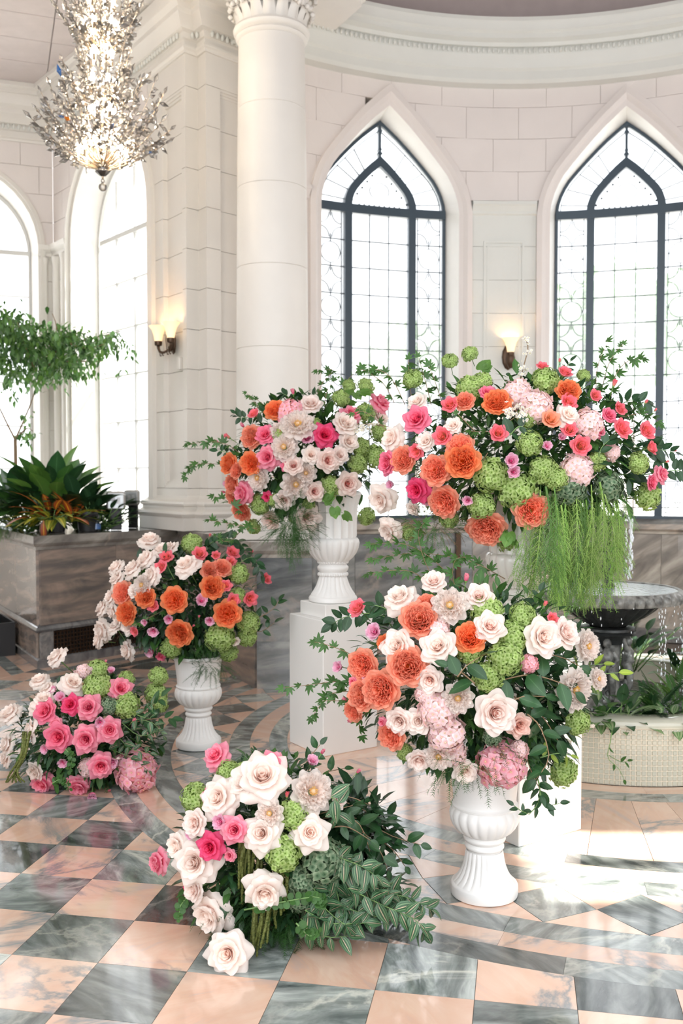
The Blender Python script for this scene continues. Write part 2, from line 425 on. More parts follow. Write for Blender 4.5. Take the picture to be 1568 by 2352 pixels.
back = MB()
wall_back = empty('wall_back'); wall_back['kind'] = 'structure'
facing(wall_back, cells, f_apse, [outline(c, .825, 4.2, 5.37, 1.15, POINTED) for c in WC], M, back)
back.build('wall_core', M['joint'], wall_back)
for c, mo, op, gl in zip(WC, MO, OP, GL):
    mm = MB(); mid = outline(c, .80, 4.2, 5.33, 1.15, POINTED); m2 = outline(c, .76, 4.2, 5.27, 1.15, POINTED)
    band(mm, mo, 0, mo, -.035, f_apse); band(mm, mo, -.035, mid, -.05, f_apse); band(mm, mid, -.05, m2, -.02, f_apse); band(mm, m2, -.02, op, -.012, f_apse)
    band(mm, mo, 0, mo, .3, f_apse)
    mm.build('arch_moulding', M['stone_pink'], wall_back)
    rv = MB(); band(rv, op, -.012, gl, .27, f_apse); rv.build('window_reveal', M['white_trim'], wall_back)
# impost band, and recessed panel frames on the green piers
for a, b, mk in piers[:3]:
    mb = MB(); cap = [(0, 4.2), (.02, 4.215), (.02, 4.24), (.045, 4.285), (.06, 4.30), (.06, 4.33), (0, 4.346)]
    n = 8
    for k in range(n):
        s0, s1 = a+(b-a)*k/n, a+(b-a)*(k+1)/n
        for (o0, z0), (o1, z1) in zip(cap, cap[1:]):
            mb.add([f_apse(s0, z0, -o0), f_apse(s1, z0, -o0), f_apse(s1, z1, -o1), f_apse(s0, z1, -o1)], [(0, 1, 2, 3)])
    mb.build('impost_moulding', M[mk], wall_back)
    if mk == 'stone_green':
        c = (a+b)/2; w = (b-a)/2-.12; mb = MB()
        for q, (g0, dd) in enumerate(((0, -.012), (.035, -.006))):
            A = [(c-w+g0, 1.75+g0), (c+w-g0, 1.75+g0), (c+w-g0, 3.95-g0), (c-w+g0, 3.95-g0)]; g1 = g0+.02
            B = [(c-w+g1, 1.75+g1), (c+w-g1, 1.75+g1), (c+w-g1, 3.95-g1), (c-w+g1, 3.95-g1)]
            ring(mb, A, B, dd, .005, f_apse, closed=True)
        mb.build('panel_moulding', M['stone_green'], wall_back)
# marble dado and sill round the apse
f = f_apse
cap = MB(); prof = [(0.0, 1.045), (-.05, 1.05), (-.06, 1.075), (-.10, 1.09), (-.115, 1.10), (-.115, 1.15), (.26, 1.155), (.26, 1.19), (.3, 1.19)]
n = 60
for k in range(n):
    s0, s1 = -2.2+7.1*k/n, -2.2+7.1*(k+1)/n
    for (o0, z0), (o1, z1) in zip(prof, prof[1:]): cap.add([f(s0, z0, o0), f(s1, z0, o0), f(s1, z1, o1), f(s0, z1, o1)], [(0, 1, 2, 3)])
smooth_by(cap.build('marble_sill', M['dado'], wall_back), 30)
dc = MB()
for q in range(60): a, b = -2.3+7.3*q/60, -2.3+7.3*(q+1)/60; slab(dc, [(a, 0), (b, 0), (b, 1.12), (a, 1.12)], f, -.03, .3)
dc.build('dado_core', M['joint'], wall_back)
k = 0; s = -2.2
while s < 4.9:
    mb = MB(); w = .62
    for q in range(4):
        a, b = s+.002+(w-.004)*q/4, s+.002+(w-.004)*(q+1)/4
        slab(mb, [(a, .13), (b, .13), (b, 1.045), (a, 1.045)], f, -.05, .02)
    mb.build('dado_slab', M['dado_grey' if s < -.5 else 'dado'], wall_back)
    mb = MB()
    for q in range(3):
        a, b = s+(w)*q/3, s+w*(q+1)/3
        slab(mb, [(a, 0), (b, 0), (b, .13), (a, .13)], f, -.07, .02)
    mb.build('skirting_slab', M['dark_marble'], wall_back); s += w
mb = MB(); slab(mb, [(-.52, .1), (-.47, .1), (-.47, 1.05), (-.52, 1.05)], f, -.10, -.04); mb.build('dark_strip', M['bronze'], wall_back)  # narrow dark upright strip set before the dado slabs
# windows of the apse
def apse_window(name, c, gl, detail=True):
    w = empty(name); w['kind'] = 'structure'
    g2 = outline(c, .648-.028, 4.27, 5.155-.04, 1.185, POINTED)
    mb = MB(); ring(mb, gl, g2, .25, .31, f); bar(mb, c-.648, 1.2, c+.648, 1.2, .03, f, .25, .31); mb.build('outer_frame', M['steel'], w)
    mb = MB()
    for q in range(6): bar(mb, c-.645+1.29*q/6, 4.258, c-.645+1.29*(q+1)/6, 4.258, .085, f, .235, .315)
    mb.build('transom', M['steel'], w)
    for sg in (-1, 1):
        mb = MB(); bar(mb, c+sg*.319, 1.19, c+sg*.319, 4.23, .070, f, .235, .315); mb.build('mullion', M['steel'], w)
    mb = MB(); A = outline(c, .357, 4.30, 4.80, 4.29, POINTED, 2); B = outline(c, .285, 4.30, 4.70, 4.29, POINTED, 2); ring(mb, A, B, .235, .315, f); mb.build('inner_arch', M['steel'], w)
    mb = MB(); bar(mb, c, 4.78, c, 5.13, .022, f, .25, .30)
    for zz, ww in ((4.83, .05), (4.87, .035), (5.05, .045), (5.12, .05)): slab(mb, [(c-ww/2, zz), (c, zz-.03), (c+ww/2, zz), (c, zz+.03)], f, .245, .305)
    mb.build('finial', M['steel'], w)
    ld = MB(); lw = .0095; za = []; z = 4.215
    while z > 1.25: za.append(z); z -= .2653
    za.append(1.205)
    for z in za[1:-1]:
        bar(ld, c-.285, z, c+.285, z, lw, f, .268, .284)
        for sg in (-1, 1): bar(ld, c+sg*.353, z, c+sg*.62, z, lw, f, .268, .284)
    for x in (-.095, .095): bar(ld, c+x, 1.2, c+x, 4.215, lw*.8, f, .268, .284)
    for sg in (-1, 1):
        for x in (.380, .598): bar(ld, c+sg*x, 1.2, c+sg*x, 4.215, lw*.7, f, .268, .284)
        cc = c+sg*.489
        for k in range(len(za)-1):
            zm = (za[k]+za[k+1])/2; hh = (za[k]-za[k+1])/2
            if k % 2:
                R0 = [(cc+.10*math.cos(t), zm+.105*math.sin(t)) for t in [2*PI*j/20 for j in range(20)]]
                R1 = [(cc+.094*math.cos(t), zm+.099*math.sin(t)) for t in [2*PI*j/20 for j in range(20)]]
                ring(ld, R0, R1, .268, .284, f, closed=True)
                for (x, z2) in ((0, 1), (0, -1)): bar(ld, cc, zm+z2*.105, cc, zm+z2*hh, lw*.7, f, .268, .284)
                for x in (1, -1): bar(ld, cc+x*.10, zm, cc+x*.109, zm, lw, f, .268, .284)
            else:
                for qa in range(4):
                    t0 = qa*PI/2; ox, oz = cc+.109*math.copysign(1, math.cos(t0+PI/4)), zm+.12*math.copysign(1, math.sin(t0+PI/4)); pts = []
                    a0 = PI+t0
                    pts = [(ox+.095*math.cos(a0+PI/2*j/6), oz+.105*math.sin(a0+PI/2*j/6)) for j in range(7)]
                    for p, q2 in zip(pts, pts[1:]): bar(ld, p[0], p[1], q2[0], q2[1], lw*.7, f, .268, .284)
                bar(ld, cc, zm+hh, cc, zm+hh-.05, lw*.7, f, .268, .284); bar(ld, cc, zm-hh, cc, zm-hh+.05, lw*.7, f, .268, .284)
    # tracery leads over the arch
    oa = outline(c, .60, 4.29, 5.06, 4.28, POINTED, 2); ia = outline(c, .357, 4.30, 4.80, 4.29, POINTED, 2)
    for p, q2 in zip(oa, oa[1:]): bar(ld, p[0], p[1], q2[0], q2[1], lw*.7, f, .268, .284)
    for i in (3, 5, 7, 8, 9): 
        for P_, Q_ in ((oa[i], ia[i]), (oa[-1-i], ia[-1-i])): 
            if math.dist(P_, Q_) > .02: bar(ld, P_[0], P_[1], Q_[0], Q_[1], lw*.7, f, .268, .284)
    R0 = [(c+.10*math.cos(2*PI*j/18), 4.46+.085*math.sin(2*PI*j/18)) for j in range(18)]; R1 = [(c+.094*math.cos(2*PI*j/18), 4.46+.08*math.sin(2*PI*j/18)) for j in range(18)]
    ring(ld, R0, R1, .268, .284, f, closed=True)
    for sx in (-1, 1):
        for k in range(5): ellipsoid(ld, f(c+sx*(.27-.05*k), 4.33+.065*k+.02, .275), (.012, .012, .012), 5)
    for k in range(9): ellipsoid(ld, f(c-.2+.05*k, 4.315, .275), (.010, .010, .010), 5)
    o = ld.build('lead_came', M['lead'], w); o['kind'] = 'stuff'
    for k in range(len(za)-1):
        for x0, x1 in ((-.285, -.097), (-.093, .093), (.097, .285), (-.62, -.355), (.355, .62)):
            mb = MB(); slab(mb, [(c+x0, za[k+1]+.002), (c+x1, za[k+1]+.002), (c+x1, za[k]-.002), (c+x0, za[k]-.002)], f, .274, .277)
            mb.build('pane', M['glass'], w)
    A = outline(c, .285, 4.30, 4.70, 4.29, POINTED, 2); mb = MB(); slab(mb, A, f, .274, .277); mb.build('pane', M['glass'], w)
    for sg in (0, 1):
        oa = outline(c, .62, 4.29, 5.11, 4.29, POINTED, 2); ia = outline(c, .35, 4.30, 4.79, 4.29, POINTED, 2); h = len(oa)//2
        po = oa[:h+1] if sg == 0 else oa[h:][::-1]; pi_ = ia[:h+1] if sg == 0 else ia[h:][::-1]
        for a in range(0, h, 3):
            b = min(a+3, h); mb = MB(); slab(mb, po[a:b+1]+pi_[a:b+1][::-1], f, .274, .277); mb.build('pane', M['glass'], w)
    return w
for k, (c, gl) in enumerate(zip(WC[:2], GL)): apse_window('window_%d' % (k+1), c, gl)

# ---- cornice of the apse, dome
def pol(a, r): return (CX+r*math.sin(a), CY+r*math.cos(a))
cor = MB(); prof = [(3.78, 5.44), (3.64, 5.45), (3.615, 5.48), (3.612, 5.56), (3.59, 5.58), (3.575, 5.66), (3.56, 5.68), (3.555, 5.70), (3.555, 5.755), (3.53, 5.76), (3.515, 5.79), (3.46, 5.81), (3.455, 5.85), (3.43, 5.87), (3.42, 5.93), (3.405, 5.95), (3.405, 5.985), (3.8, 6.0)]
n = 90; A0, A1 = rad(-44), rad(80)
vs = []; fs = []
for i in range(n+1):
    a = A0+(A1-A0)*i/n; vs += [(*pol(a, r), z) for r, z in prof]
k = len(prof)
for i in range(n):
    for j in range(k-1): fs.append((i*k+j, (i+1)*k+j, (i+1)*k+j+1, i*k+j+1))
cor.add(vs, fs); o = struct('trim_1', cor, M['stone_green'], smooth=30)
o.name = 'trim_1'
tr1 = o
eg = MB(); ellipsoid(eg, (0, 0, 0), (.016, .018, .028), 8); egm = eg.mesh('egg_ornament', M['stone_green'], True)
a = rad(-42)
while a < rad(30):
    e = link('egg_ornament', egm, tr1); e.location = (*pol(a, 3.545), 5.727); e.rotation_euler = (0, 0, -a); a += rad(.80)
dm = MB(); vs = []; fs = []; N2 = 64; prof = [(3.80, 5.99), (3.80, 6.2), (3.62, 6.5), (3.2, 6.85), (2.5, 7.15), (1.5, 7.4), (.01, 7.5)]
for r, z in prof: vs += [(*pol(2*PI*i/N2, r), z) for i in range(N2)]
for j in range(len(prof)-1):
    for i in range(N2): q = (i+1) % N2; fs.append((j*N2+i, j*N2+q, (j+1)*N2+q, (j+1)*N2+i))
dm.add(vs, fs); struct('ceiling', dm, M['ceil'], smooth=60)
# main ceiling round the dome
mc = MB(); vs = []; fs = []; N2 = 96; L0 = Vector((-1.49, 9.3)); nn = Vector((-.5, .87))
for i in range(N2):
    t = 2*PI*i/N2; dx, dy = math.sin(t), math.cos(t); r = 99
    if dx > 1e-6: r = min(r, (4.5-CX)/dx)
    if dx < -1e-6: r = min(r, (-5.4-CX)/dx)
    if dy > 1e-6: r = min(r, (10.2-CY)/dy)
    if dy < -1e-6: r = min(r, (1.3-CY)/dy)
    den = nn.x*dx+nn.y*dy
    if den > 1e-6: r = min(r, max(3.85, (nn.dot(L0)-nn.dot(Vector((CX, CY))))/den))
    r = max(r, 3.85 if dx < .5 else 2.88); r0 = min(3.6, r-.01)
    vs += [(CX+dx*r0, CY+dy*r0, 5.985), (CX+dx*r, CY+dy*r, 5.985), (CX+dx*r, CY+dy*r, 6.1)]
for i in range(N2):
    q = (i+1) % N2; fs += [(i*3, q*3, q*3+1, i*3+1), (i*3+1, q*3+1, q*3+2, i*3+2)]
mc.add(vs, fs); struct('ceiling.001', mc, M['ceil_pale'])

# ---- bay at the left: two walls meeting at K, pier, column
K = Vector((-3.3, 11.1)); u2 = Vector((1.44, -1.76)).normalized(); n2 = Vector((-u2.y, u2.x)); u1 = Vector((.94, .34)).normalized(); n1 = Vector((-u1.y, u1.x)); L1 = 2.4
f_w2 = f_plane(K, u2, n2); f_w1 = f_plane(K-u1*L1, u1, n1)
H2 = outline(1.42, 1.0, 4.2, 5.20, 1.15, ROUND); O2 = outline(1.42, .91, 4.2, 5.10, 1.15, ROUND); Gl2 = outline(1.42, .86, 4.2, 5.05, 1.15, ROUND)
c1 = L1-1.04; H1 = outline(c1, .95, 4.2, 5.15, 1.15, ROUND); O1 = outline(c1, .87, 4.2, 5.07, 1.15, ROUND); Gl1 = outline(c1, .80, 4.2, 5.0, 1.15, ROUND)
def bay_wall(name, f, L, hole, op, gl, cw, wname):
    w = empty(name); w['kind'] = 'structure'; cells = []; z = 4.2; r = 0
    while z < 6.3:
        s = -.2 if r % 2 else 0.
        while s < L:
            a, b = max(s, 0), min(s+.45, L)
            if b-a > .03: cells.append((a, b, z, min(z+.31, 6.4), 'stone_pink'))
            s += .45
        z += .31; r += 1
    lo, hi = cw-.95, cw+.95
    zz = [1.12+.34*k for k in range(9)]+[4.2]
    for a, b in ((0, lo), (hi, L)):
        if b-a > .02:
            for k in range(len(zz)-1): cells.append((a, b, zz[k], zz[k+1], 'stone'))
    bk = MB(); facing(w, cells, f, [hole], M, bk, gap=.006, thick=.35, nseg=1); bk.build('wall_core', M['joint'], w)
    mm = MB(); mid = [((a[0]*.4+b[0]*.6), (a[1]*.4+b[1]*.6)) for a, b in zip(hole, op)]
    band(mm, hole, 0, hole, -.05, f); band(mm, hole, -.05, mid, -.07, f); band(mm, mid, -.07, mid, -.02, f); band(mm, mid, -.02, op, -.02, f); mm.build('arch_moulding', M['stone'], w)
    rv = MB(); band(rv, op, -.02, gl, .30, f); rv.build('window_reveal', M['white_trim'], w)
    win = empty(wname); win['kind'] = 'structure'
    g2 = [(cw+(p[0]-cw)*.965, 1.15+(p[1]-1.15)*.99) for p in gl]
    mb = MB(); ring(mb, gl, g2, .28, .33, f); mb.build('outer_frame', M['steel_w'], win)
    mb = MB(); bar(mb, cw-.8, 4.2, cw+.8, 4.2, .05, f, .275, .335); mb.build('transom', M['steel_w'], win)
    xs = [-.8, -.42, 0, .42, .8]
    for x in xs[1:-1]:
        mb = MB(); bar(mb, cw+x, 1.16, cw+x, 4.2+(.75 if x == 0 else .6), .022, f, .285, .32); mb.build('glazing_bar', M['steel_w'], win)
    zs = [1.16, 1.70, 2.20, 2.70, 3.20, 3.70, 4.175]
    for z in zs[1:-1]:
        mb = MB(); bar(mb, cw-.8, z, cw+.8, z, .014, f, .285, .32); mb.build('glazing_bar', M['steel_w'], win)
    for a, b in zip(xs, xs[1:]):
        for z0, z1 in zip(zs, zs[1:]):
            mb = MB(); slab(mb, [(cw+a, z0), (cw+b, z0), (cw+b, z1), (cw+a, z1)], f, .30, .303); mb.build('pane', M['glass'], win)
    mb = MB(); slab(mb, outline(cw, .79, 4.22, 4.99, 4.22, ROUND, 1), f, .30, .303); mb.build('pane', M['glass'], win)
    return w
L2 = 2.272
bay_wall('wall_left', f_w1, L1, H1, O1, Gl1, c1, 'window_3')
wl = bay_wall('wall_right', f_w2, L2, H2, O2, Gl2, 1.42, 'window_4'); wl.name = 'wall_side'
imp = [(0, 4.10), (.03, 4.12), (.03, 4.15), (.07, 4.19), (.08, 4.24), (0, 4.26)]
mb = MB(); k1 = K-u1*.17; k2 = K+u2*.46
sweep(mb, [(k1.x, k1.y), (K.x, K.y), (k2.x, k2.y)], imp); mb.build('impost_moulding', M['stone'], wl)
for p, rr in ((K-u1*.10-n1*.02, .035), (K+u2*.12-n2*.02, .04), (K+u2*.34-n2*.01, .05)):
    mb = MB(); lathe(mb, [(rr*1.4, 1.13), (rr*1.4, 1.22), (rr, 1.26), (rr, 4.02), (rr*1.25, 4.06), (rr*1.3, 4.1)], 16, (p.x, p.y, 0)); smooth_by(mb.build('corner_shaft', M['stone'], wl))
# pier beside the bay
P0 = Vector((-1.858, 9.337)); P1 = Vector((-1.395, 8.70)); P2 = Vector((-1.297, 8.794)); P3 = Vector((-1.208, 8.672)); P4 = Vector((-.85, 9.02))
Bk = [(-.60, 9.45), (-1.5, 10.0)]
def lerp(a, b, t): return a+(b-a)*t
def nrm(a, b): d = (b-a).normalized(); return Vector((-d.y, d.x))
nA, nB = nrm(P0, P1), nrm(P3, P4)      # inward normals
def foot(panel):
    pts = [P0]
    if panel: a, b = lerp(P0, P1, .40), lerp(P0, P1, .90); pts += [a, a+nA*.05, b+nA*.05, b]
    pts += [P1, P2, P3]
    if panel: a, b = lerp(P3, P4, .32), lerp(P3, P4, .85); pts += [a, a+nB*.04, b+nB*.04, b]
    pts += [P4]+[Vector(b) for b in Bk]
    return [(p.x, p.y) for p in pts]
pier = empty('wall_pier'); pier['kind'] = 'structure'
zz = [1.12, 1.5]+[1.5+.36*k for k in range(1, 11)]+[5.46]
for a, b in zip(zz, zz[1:]):
    mb = MB(); slab(mb, foot(1.5 <= a < 5.09), lambda x, y, d: Vector((x, y, d)), b-.003, a+.0015); mb.build('stone_course', M['stone'], pier)
mb = MB(); g = [(x*.86+(-1.25)*.14, y*.86+9.35*.14) for x, y in foot(False)]; slab(mb, g, lambda x, y, d: Vector((x, y, d)), 6.3, 1.1); mb.build('pier_core', M['joint'], pier)
face = [P0-(P1-P0).normalized()*.02, P1, P2, P3, P4]
mb = MB(); sweep(mb, [(p.x, p.y) for p in face], [(.0, 1.12), (.11, 1.12), (.11, 1.235), (.125, 1.25), (.135, 1.27), (.125, 1.29), (.10, 1.30), (.075, 1.315), (.075, 1.335), (.095, 1.345), (.10, 1.36), (.09, 1.378), (.05, 1.39), (.02, 1.41), (0, 1.43)]); smooth_by(mb.build('base_moulding', M['stone'], pier), 30)
for a, b, t0, t1, nq in ((P0, P1, .40, .90, nA), (P3, P4, .32, .85, nB)):
    for z0, sg in ((1.5, 1), (5.10, -1)):
        mb = MB(); q0, q1 = lerp(a, b, t0), lerp(a, b, t1)
        for k in range(3):
            z = z0+sg*.022*k; o = .045-.013*k
            pts = [q0+nq*(.05-o+.0), q1+nq*(.05-o), q1+nq*.05, q0+nq*.05]
            slab(mb, [(p.x, p.y) for p in pts], lambda x, y, d: Vector((x, y, d)), z+sg*.022, z)
        mb.build('panel_moulding', M['stone'], pier)
cornprof = [(0, 5.38), (.02, 5.38), (.025, 5.41), (.045, 5.43), (.045, 5.46), (.02, 5.47), (.02, 5.53), (.04, 5.54), (.05, 5.60), (.09, 5.62), (.10, 5.65), (.13, 5.70), (.16, 5.74), (.16, 5.80), (.20, 5.85), (.22, 5.92), (.22, 6.0), (0, 6.0)]
wall_path = [K-u1*L1, K, P0]+[P1, P2, P3, P4]
cornprof = [(o_, 5.38+(z_-5.38)*.74) for o_, z_ in cornprof]
mb = MB(); sweep(mb, [(p.x, p.y) for p in wall_path], cornprof); tr2 = struct('trim_2', mb, M['stone'], smooth=25)
for a, b in zip(wall_path, wall_path[1:]):
    d = (b-a); L = d.length; n = max(1, int(L/.055)); q = Vector((d.y, -d.x)).normalized()
    for k in range(n):
        p = a+d*((k+.5)/n)+q*.065; e = link('egg_ornament.001', egm, tr2); e.location = (p.x, p.y, 5.525); e.scale = (1.1, 1.1, 1.1)
# beam over the bay opening, block over the capital, bay ceiling
bd = Vector((-.87, -.5)).normalized(); bn = Vector((.5, -.87)).normalized()
s0 = Vector((-1.35, 9.05)); s1 = s0+bd*4.6
mb = MB(); sweep(mb, [(s1.x, s1.y), (s0.x, s0.y)], [(-.25, 5.86), (.0, 5.86), (.02, 5.87), (.02, 5.90), (.05, 5.93), (.05, 5.985), (-.25, 6.3)]); struct('trim_3', mb, M['stone'])
mb = MB(); sweep(mb, [(s1.x, s1.y), (s0.x, s0.y)], [(-.62, 6.06), (-.30, 6.04), (-.25, 6.0), (-.25, 5.86), (-.27, 6.3), (-.62, 6.3)]); struct('trim_4', mb, M['stone'])
cp = MB(); pp = [(-5.8, 7.0), (-.9, 9.4), (-1.6, 10.4), (-3.0, 12.2), (-6.2, 11.0)]
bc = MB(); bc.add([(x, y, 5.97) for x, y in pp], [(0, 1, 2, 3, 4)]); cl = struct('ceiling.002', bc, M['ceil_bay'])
cc = Vector((-3.1, 9.4))
for i in range(-3, 4):
    for j in range(-2, 4):
        p = cc+u1*(i*.62)+n1*(j*.55)
        mb = MB(); box(mb, (p.x, p.y, 5.955), (.61, .54, .02), math.atan2(u1.y, u1.x)); mb.build('ceiling_panel', M['ceil_bay'], cl)
# stepped coffer edge round the bay ceiling
inn = [K-u1*L1-n1*.3, K-n1*.30-u1*.0, P0-nA*-.0+Vector((-.35, -.1))]
mb = MB(); sweep(mb, [(K-u1*L1).to_tuple(), K.to_tuple(), P0.to_tuple()], [(.20, 5.835), (.25, 5.84), (.25, 5.88), (.29, 5.90), (.29, 5.96), (.0, 5.98)]); struct('trim_5', mb, M['stone'], smooth=25)
# column
CO = Vector((-.556, 7.76))
colm = thing('column', 'tall round cream stone column with carved capital on the marble pedestal', 'column', (CO.x, CO.y, 1.12))
zj = [1.42-1.12, 1.98-1.12, 2.62-1.12, 3.26-1.12, 3.89-1.12, 4.51-1.12, 5.04-1.12]
def cr(z): t = max(0, min(1, (z-.3)/3.9)); return .292-.034*t**1.8
for a, b in zip(zj, zj[1:]):
    mb = MB(); lathe(mb, [(cr(a)-.006, a), (cr(a), a+.004)]+[(cr(a+(b-a)*k/4), a+(b-a)*k/4) for k in (1, 2, 3)]+[(cr(b), b-.004), (cr(b)-.006, b)], 64); smooth_by(mb.build('drum', M['stone'], colm), 50)
mb = MB(); box(mb, (0, 0, .045), (.74, .74, .09), rad(8)); lathe(mb, [(.36, .09), (.375, .105), (.38, .125), (.37, .15), (.345, .16), (.325, .175), (.318, .2), (.335, .21), (.345, .23), (.335, .25), (.305, .258), (.297, .275), (.286, .30)], 64); smooth_by(mb.build('base', M['stone'], colm), 40)
mb = MB(); lathe(mb, [(r_, z_-.10) for r_, z_ in [(.255, 4.02), (.275, 4.03), (.285, 4.045), (.275, 4.06), (.27, 4.065), (.285, 4.07), (.30, 4.085), (.305, 4.10), (.295, 4.12), (.26, 4.125), (.25, 4.2), (.265, 4.35), (.31, 4.46), (.33, 4.5)]], 64); smooth_by(mb.build('capital_bell', M['stone'], colm), 40)
random.seed(3)
for tier, (z, r, nn_, h, out) in enumerate(((4.03, .27, 16, .17, .07), (4.14, .275, 16, .18, .09), (4.26, .29, 12, .14, .11))):
    for k in range(nn_):
        t = 2*PI*(k+.5*(tier % 2))/nn_; mb = MB(); vs = []; fs = []
        for i in range(6):
            s = i/5; rr = r+out*s**2.2; zz_ = h*(s if s < .8 else .8+.1*(s-.8)-.6*(s-.8)); w = .055*(1-.3*s)*(1+.25*math.sin(s*16))
            for j in range(5): q = (j-2)/2; vs.append((rr-.015*abs(q)+.008*math.cos(q*9), w*q, z+zz_-.01*abs(q)))
        for i in range(5):
            for j in range(4): a = i*5+j; fs.append((a, a+1, a+6, a+5))
        mb.add(vs, fs)
        for e in range(3): ellipsoid(mb, (r+out*.8, (e-1)*.03, z+h*.72+random.uniform(-.02, .02)), (.022, .018, .022), 6)
        o = mb.build('acanthus_leaf', M['stone'], colm, True); o.rotation_euler = (0, 0, t)
mb = MB(); box(mb, (0, 0, 4.46), (.72, .72, .09), rad(8), bev=.012); box(mb, (0, 0, 4.56), (.66, .66, .12), rad(8)); mb.build('abacus', M['white_trim'], colm)
# entablature from column back to the pier and round to the apse
mb = MB(); q = CO+Vector((-.30, -.36)); r_ = CO+Vector((.42, -.30))
pts = [P3+Vector((-.25, -.12)), q+Vector((-.12, .0)), r_, r_+Vector((.35, 1.1)), Vector((-.3, 9.5)), Vector((-1.2, 9.3))]
slab(mb, [(p[0], p[1]) for p in pts], lambda x, y, d: Vector((x, y, d)), 6.1, 5.77); slab(mb, [(p[0]*.96+-.7*.04, p[1]*.985+8.2*.015) for p in pts], lambda x, y, d: Vector((x, y, d)), 5.78, 5.72); struct('trim_6', mb, M['white_trim'])
# marble pedestal below pier and column, planter bench
F = Vector((-.64, 7.24)); Fr = Vector((-.22, 7.22)); B1 = Vector((-1.55, 9.21)); A1 = Vector((-2.53, 8.0)); AL = A1+Vector((-.5, .86))*3.2
def bench(name, path, foot_, mk, label=None):
    w = empty(name); w['kind'] = 'structure'
    mb = MB(); slab(mb, foot_, lambda x, y, d: Vector((x, y, d)), 1.10, 0.0); mb.build('masonry_core', M['joint'], w)
    for i, (a, b) in enumerate(zip(path, path[1:])):
        d = b-a; L = d.length; uu = d/L; n_ = Vector((uu.y, -uu.x)); k = max(1, round(L/.85)); yy = math.atan2(uu.y, uu.x)
        for j in range(k):
            c = a+uu*(L*(j+.5)/k)-n_*.012; mb = MB(); box(mb, (c.x+n_.x*.02, c.y+n_.y*.02, .68), (L/k-.003, .03, .64), yy); mb.build('marble_panel', M[mk[i] if isinstance(mk, (list, tuple)) else mk], w)
    mb = MB(); sweep(mb, [p.to_tuple() for p in path], [(0, .99), (.03, .995), (.035, 1.02), (.05, 1.035), (.06, 1.05), (.06, 1.115), (-.5, 1.12)]); mb.build('marble_cap', M['dado'], w)
    return w
pb = bench('wall_pedestal', [Vector((-1.5, 9.11)), F, Fr, Vector((-.22, 9.2))], [(-.66, 7.27), (-.24, 7.25), (-.24, 9.25), (-1.5, 10), (-1.56, 9.2)], ['dado_brown', 'dado_grey', 'dado_grey'])
for a, b, mk in ((Vector((-1.5, 9.11)), F, 'dado_brown'), (F, Fr, 'dado_grey'), (Fr, Vector((-.22, 9.2)), 'dado_grey')):
    d = b-a; L = d.length; uu = d/L; n_ = Vector((uu.y, -uu.x)); c = (a+b)/2+n_*.008
    mb = MB(); box(mb, (c.x, c.y, .18), (L, .03, .36), math.atan2(uu.y, uu.x)); mb.build('lower_panel', M[mk], pb)
pl = bench('wall_planter', [AL, A1, B1], [(AL.x+.02, AL.y+.03), (A1.x, A1.y+.03), (B1.x, B1.y+.02), (-1.9, 9.6), (-3.3, 11.2), (-5.5, 10.6)], ['dado_brown', 'dado_brown'])
mb = MB(); sweep(mb, [AL.to_tuple(), A1.to_tuple(), B1.to_tuple()], [(0, .30), (.035, .305), (.045, .325), (.03, .345), (.0, .37)]); mb.build('base_moulding', M['dark_marble'], pl)
mb = MB(); sweep(mb, [AL.to_tuple(), A1.to_tuple(), B1.to_tuple()], [(0, 0), (.03, 0), (.03, .07), (.0, .085)]); mb.build('skirting', M['dark_marble'], pl)
ur = (B1-A1).normalized(); nr = Vector((ur.y, -ur.x)); yr = math.atan2(ur.y, ur.x)
for s0_, s1_ in ((0, .12), (1.30, 1.55)):
    c = A1+ur*((s0_+s1_)/2)+nr*.01; mb = MB(); box(mb, (c.x, c.y, .19), (s1_-s0_, .03, .23), yr); mb.build('plinth_block', M['dark_marble'], pl)
gr = MB()
for k in range(36):
    c = A1+ur*(.13+1.16*k/35)+nr*.012; box(gr, (c.x, c.y, .19), (.008, .012, .215), yr)
for k in range(7):
    c = A1+ur*.71+nr*.012; box(gr, (c.x, c.y, .09+.033*k), (1.17, .012, .007), yr)
o = gr.build('vent_grille', M['bronze'], pl); o['kind'] = 'stuff'
c = A1+ur*.71+nr*-.02; mb = MB(); box(mb, (c.x, c.y, .19), (1.2, .03, .22), yr); mb.build('vent_dark_panel', M['black'], pl)  # flat black panel painting the shade inside the vent behind the bars
ul = (AL-A1).normalized(); c = A1+ul*1.3+Vector((-ul.y, ul.x))*-.0; mb = MB()
nl = Vector((ul.y, -ul.x)) if Vector((ul.y, -ul.x)).dot(Vector((-1, -1))) > 0 else Vector((-ul.y, ul.x)); c = A1+ul*1.35+nl*.006
box(mb, (c.x, c.y, .19), (2.6, .02, .22), math.atan2(ul.y, ul.x)); mb.build('lower_panel', M['dado_brown'], pl)
# straight border strips in front of the planter
for (a, b, uu, nn_) in ((A1, B1, ur, nr), (AL, A1, (A1-AL).normalized(), nl)):
    L = (b-a).length
    for q, mk in enumerate(('pink', 'grey', 'pink', 'grey')):
        w0, w1 = .03+.12*q, .03+.12*(q+1)-.002; n = 3
        for k in range(n):
            e0 = -.0 if not (k == 0 and uu is ur) else -w0*.6
            p = [a+uu*(L*k/n+e0)+nn_*w0, a+uu*(L*(k+1)/n-.002)+nn_*w0, a+uu*(L*(k+1)/n-.002)+nn_*w1, a+uu*(L*k/n+e0)+nn_*w1]
            if k == n-1 and uu is not ur: p[1] += uu*w0*.75; p[2] += uu*w1*.75
            tile('border_strip', [(v.x, v.y) for v in p], mk, .0012+.0003*q)
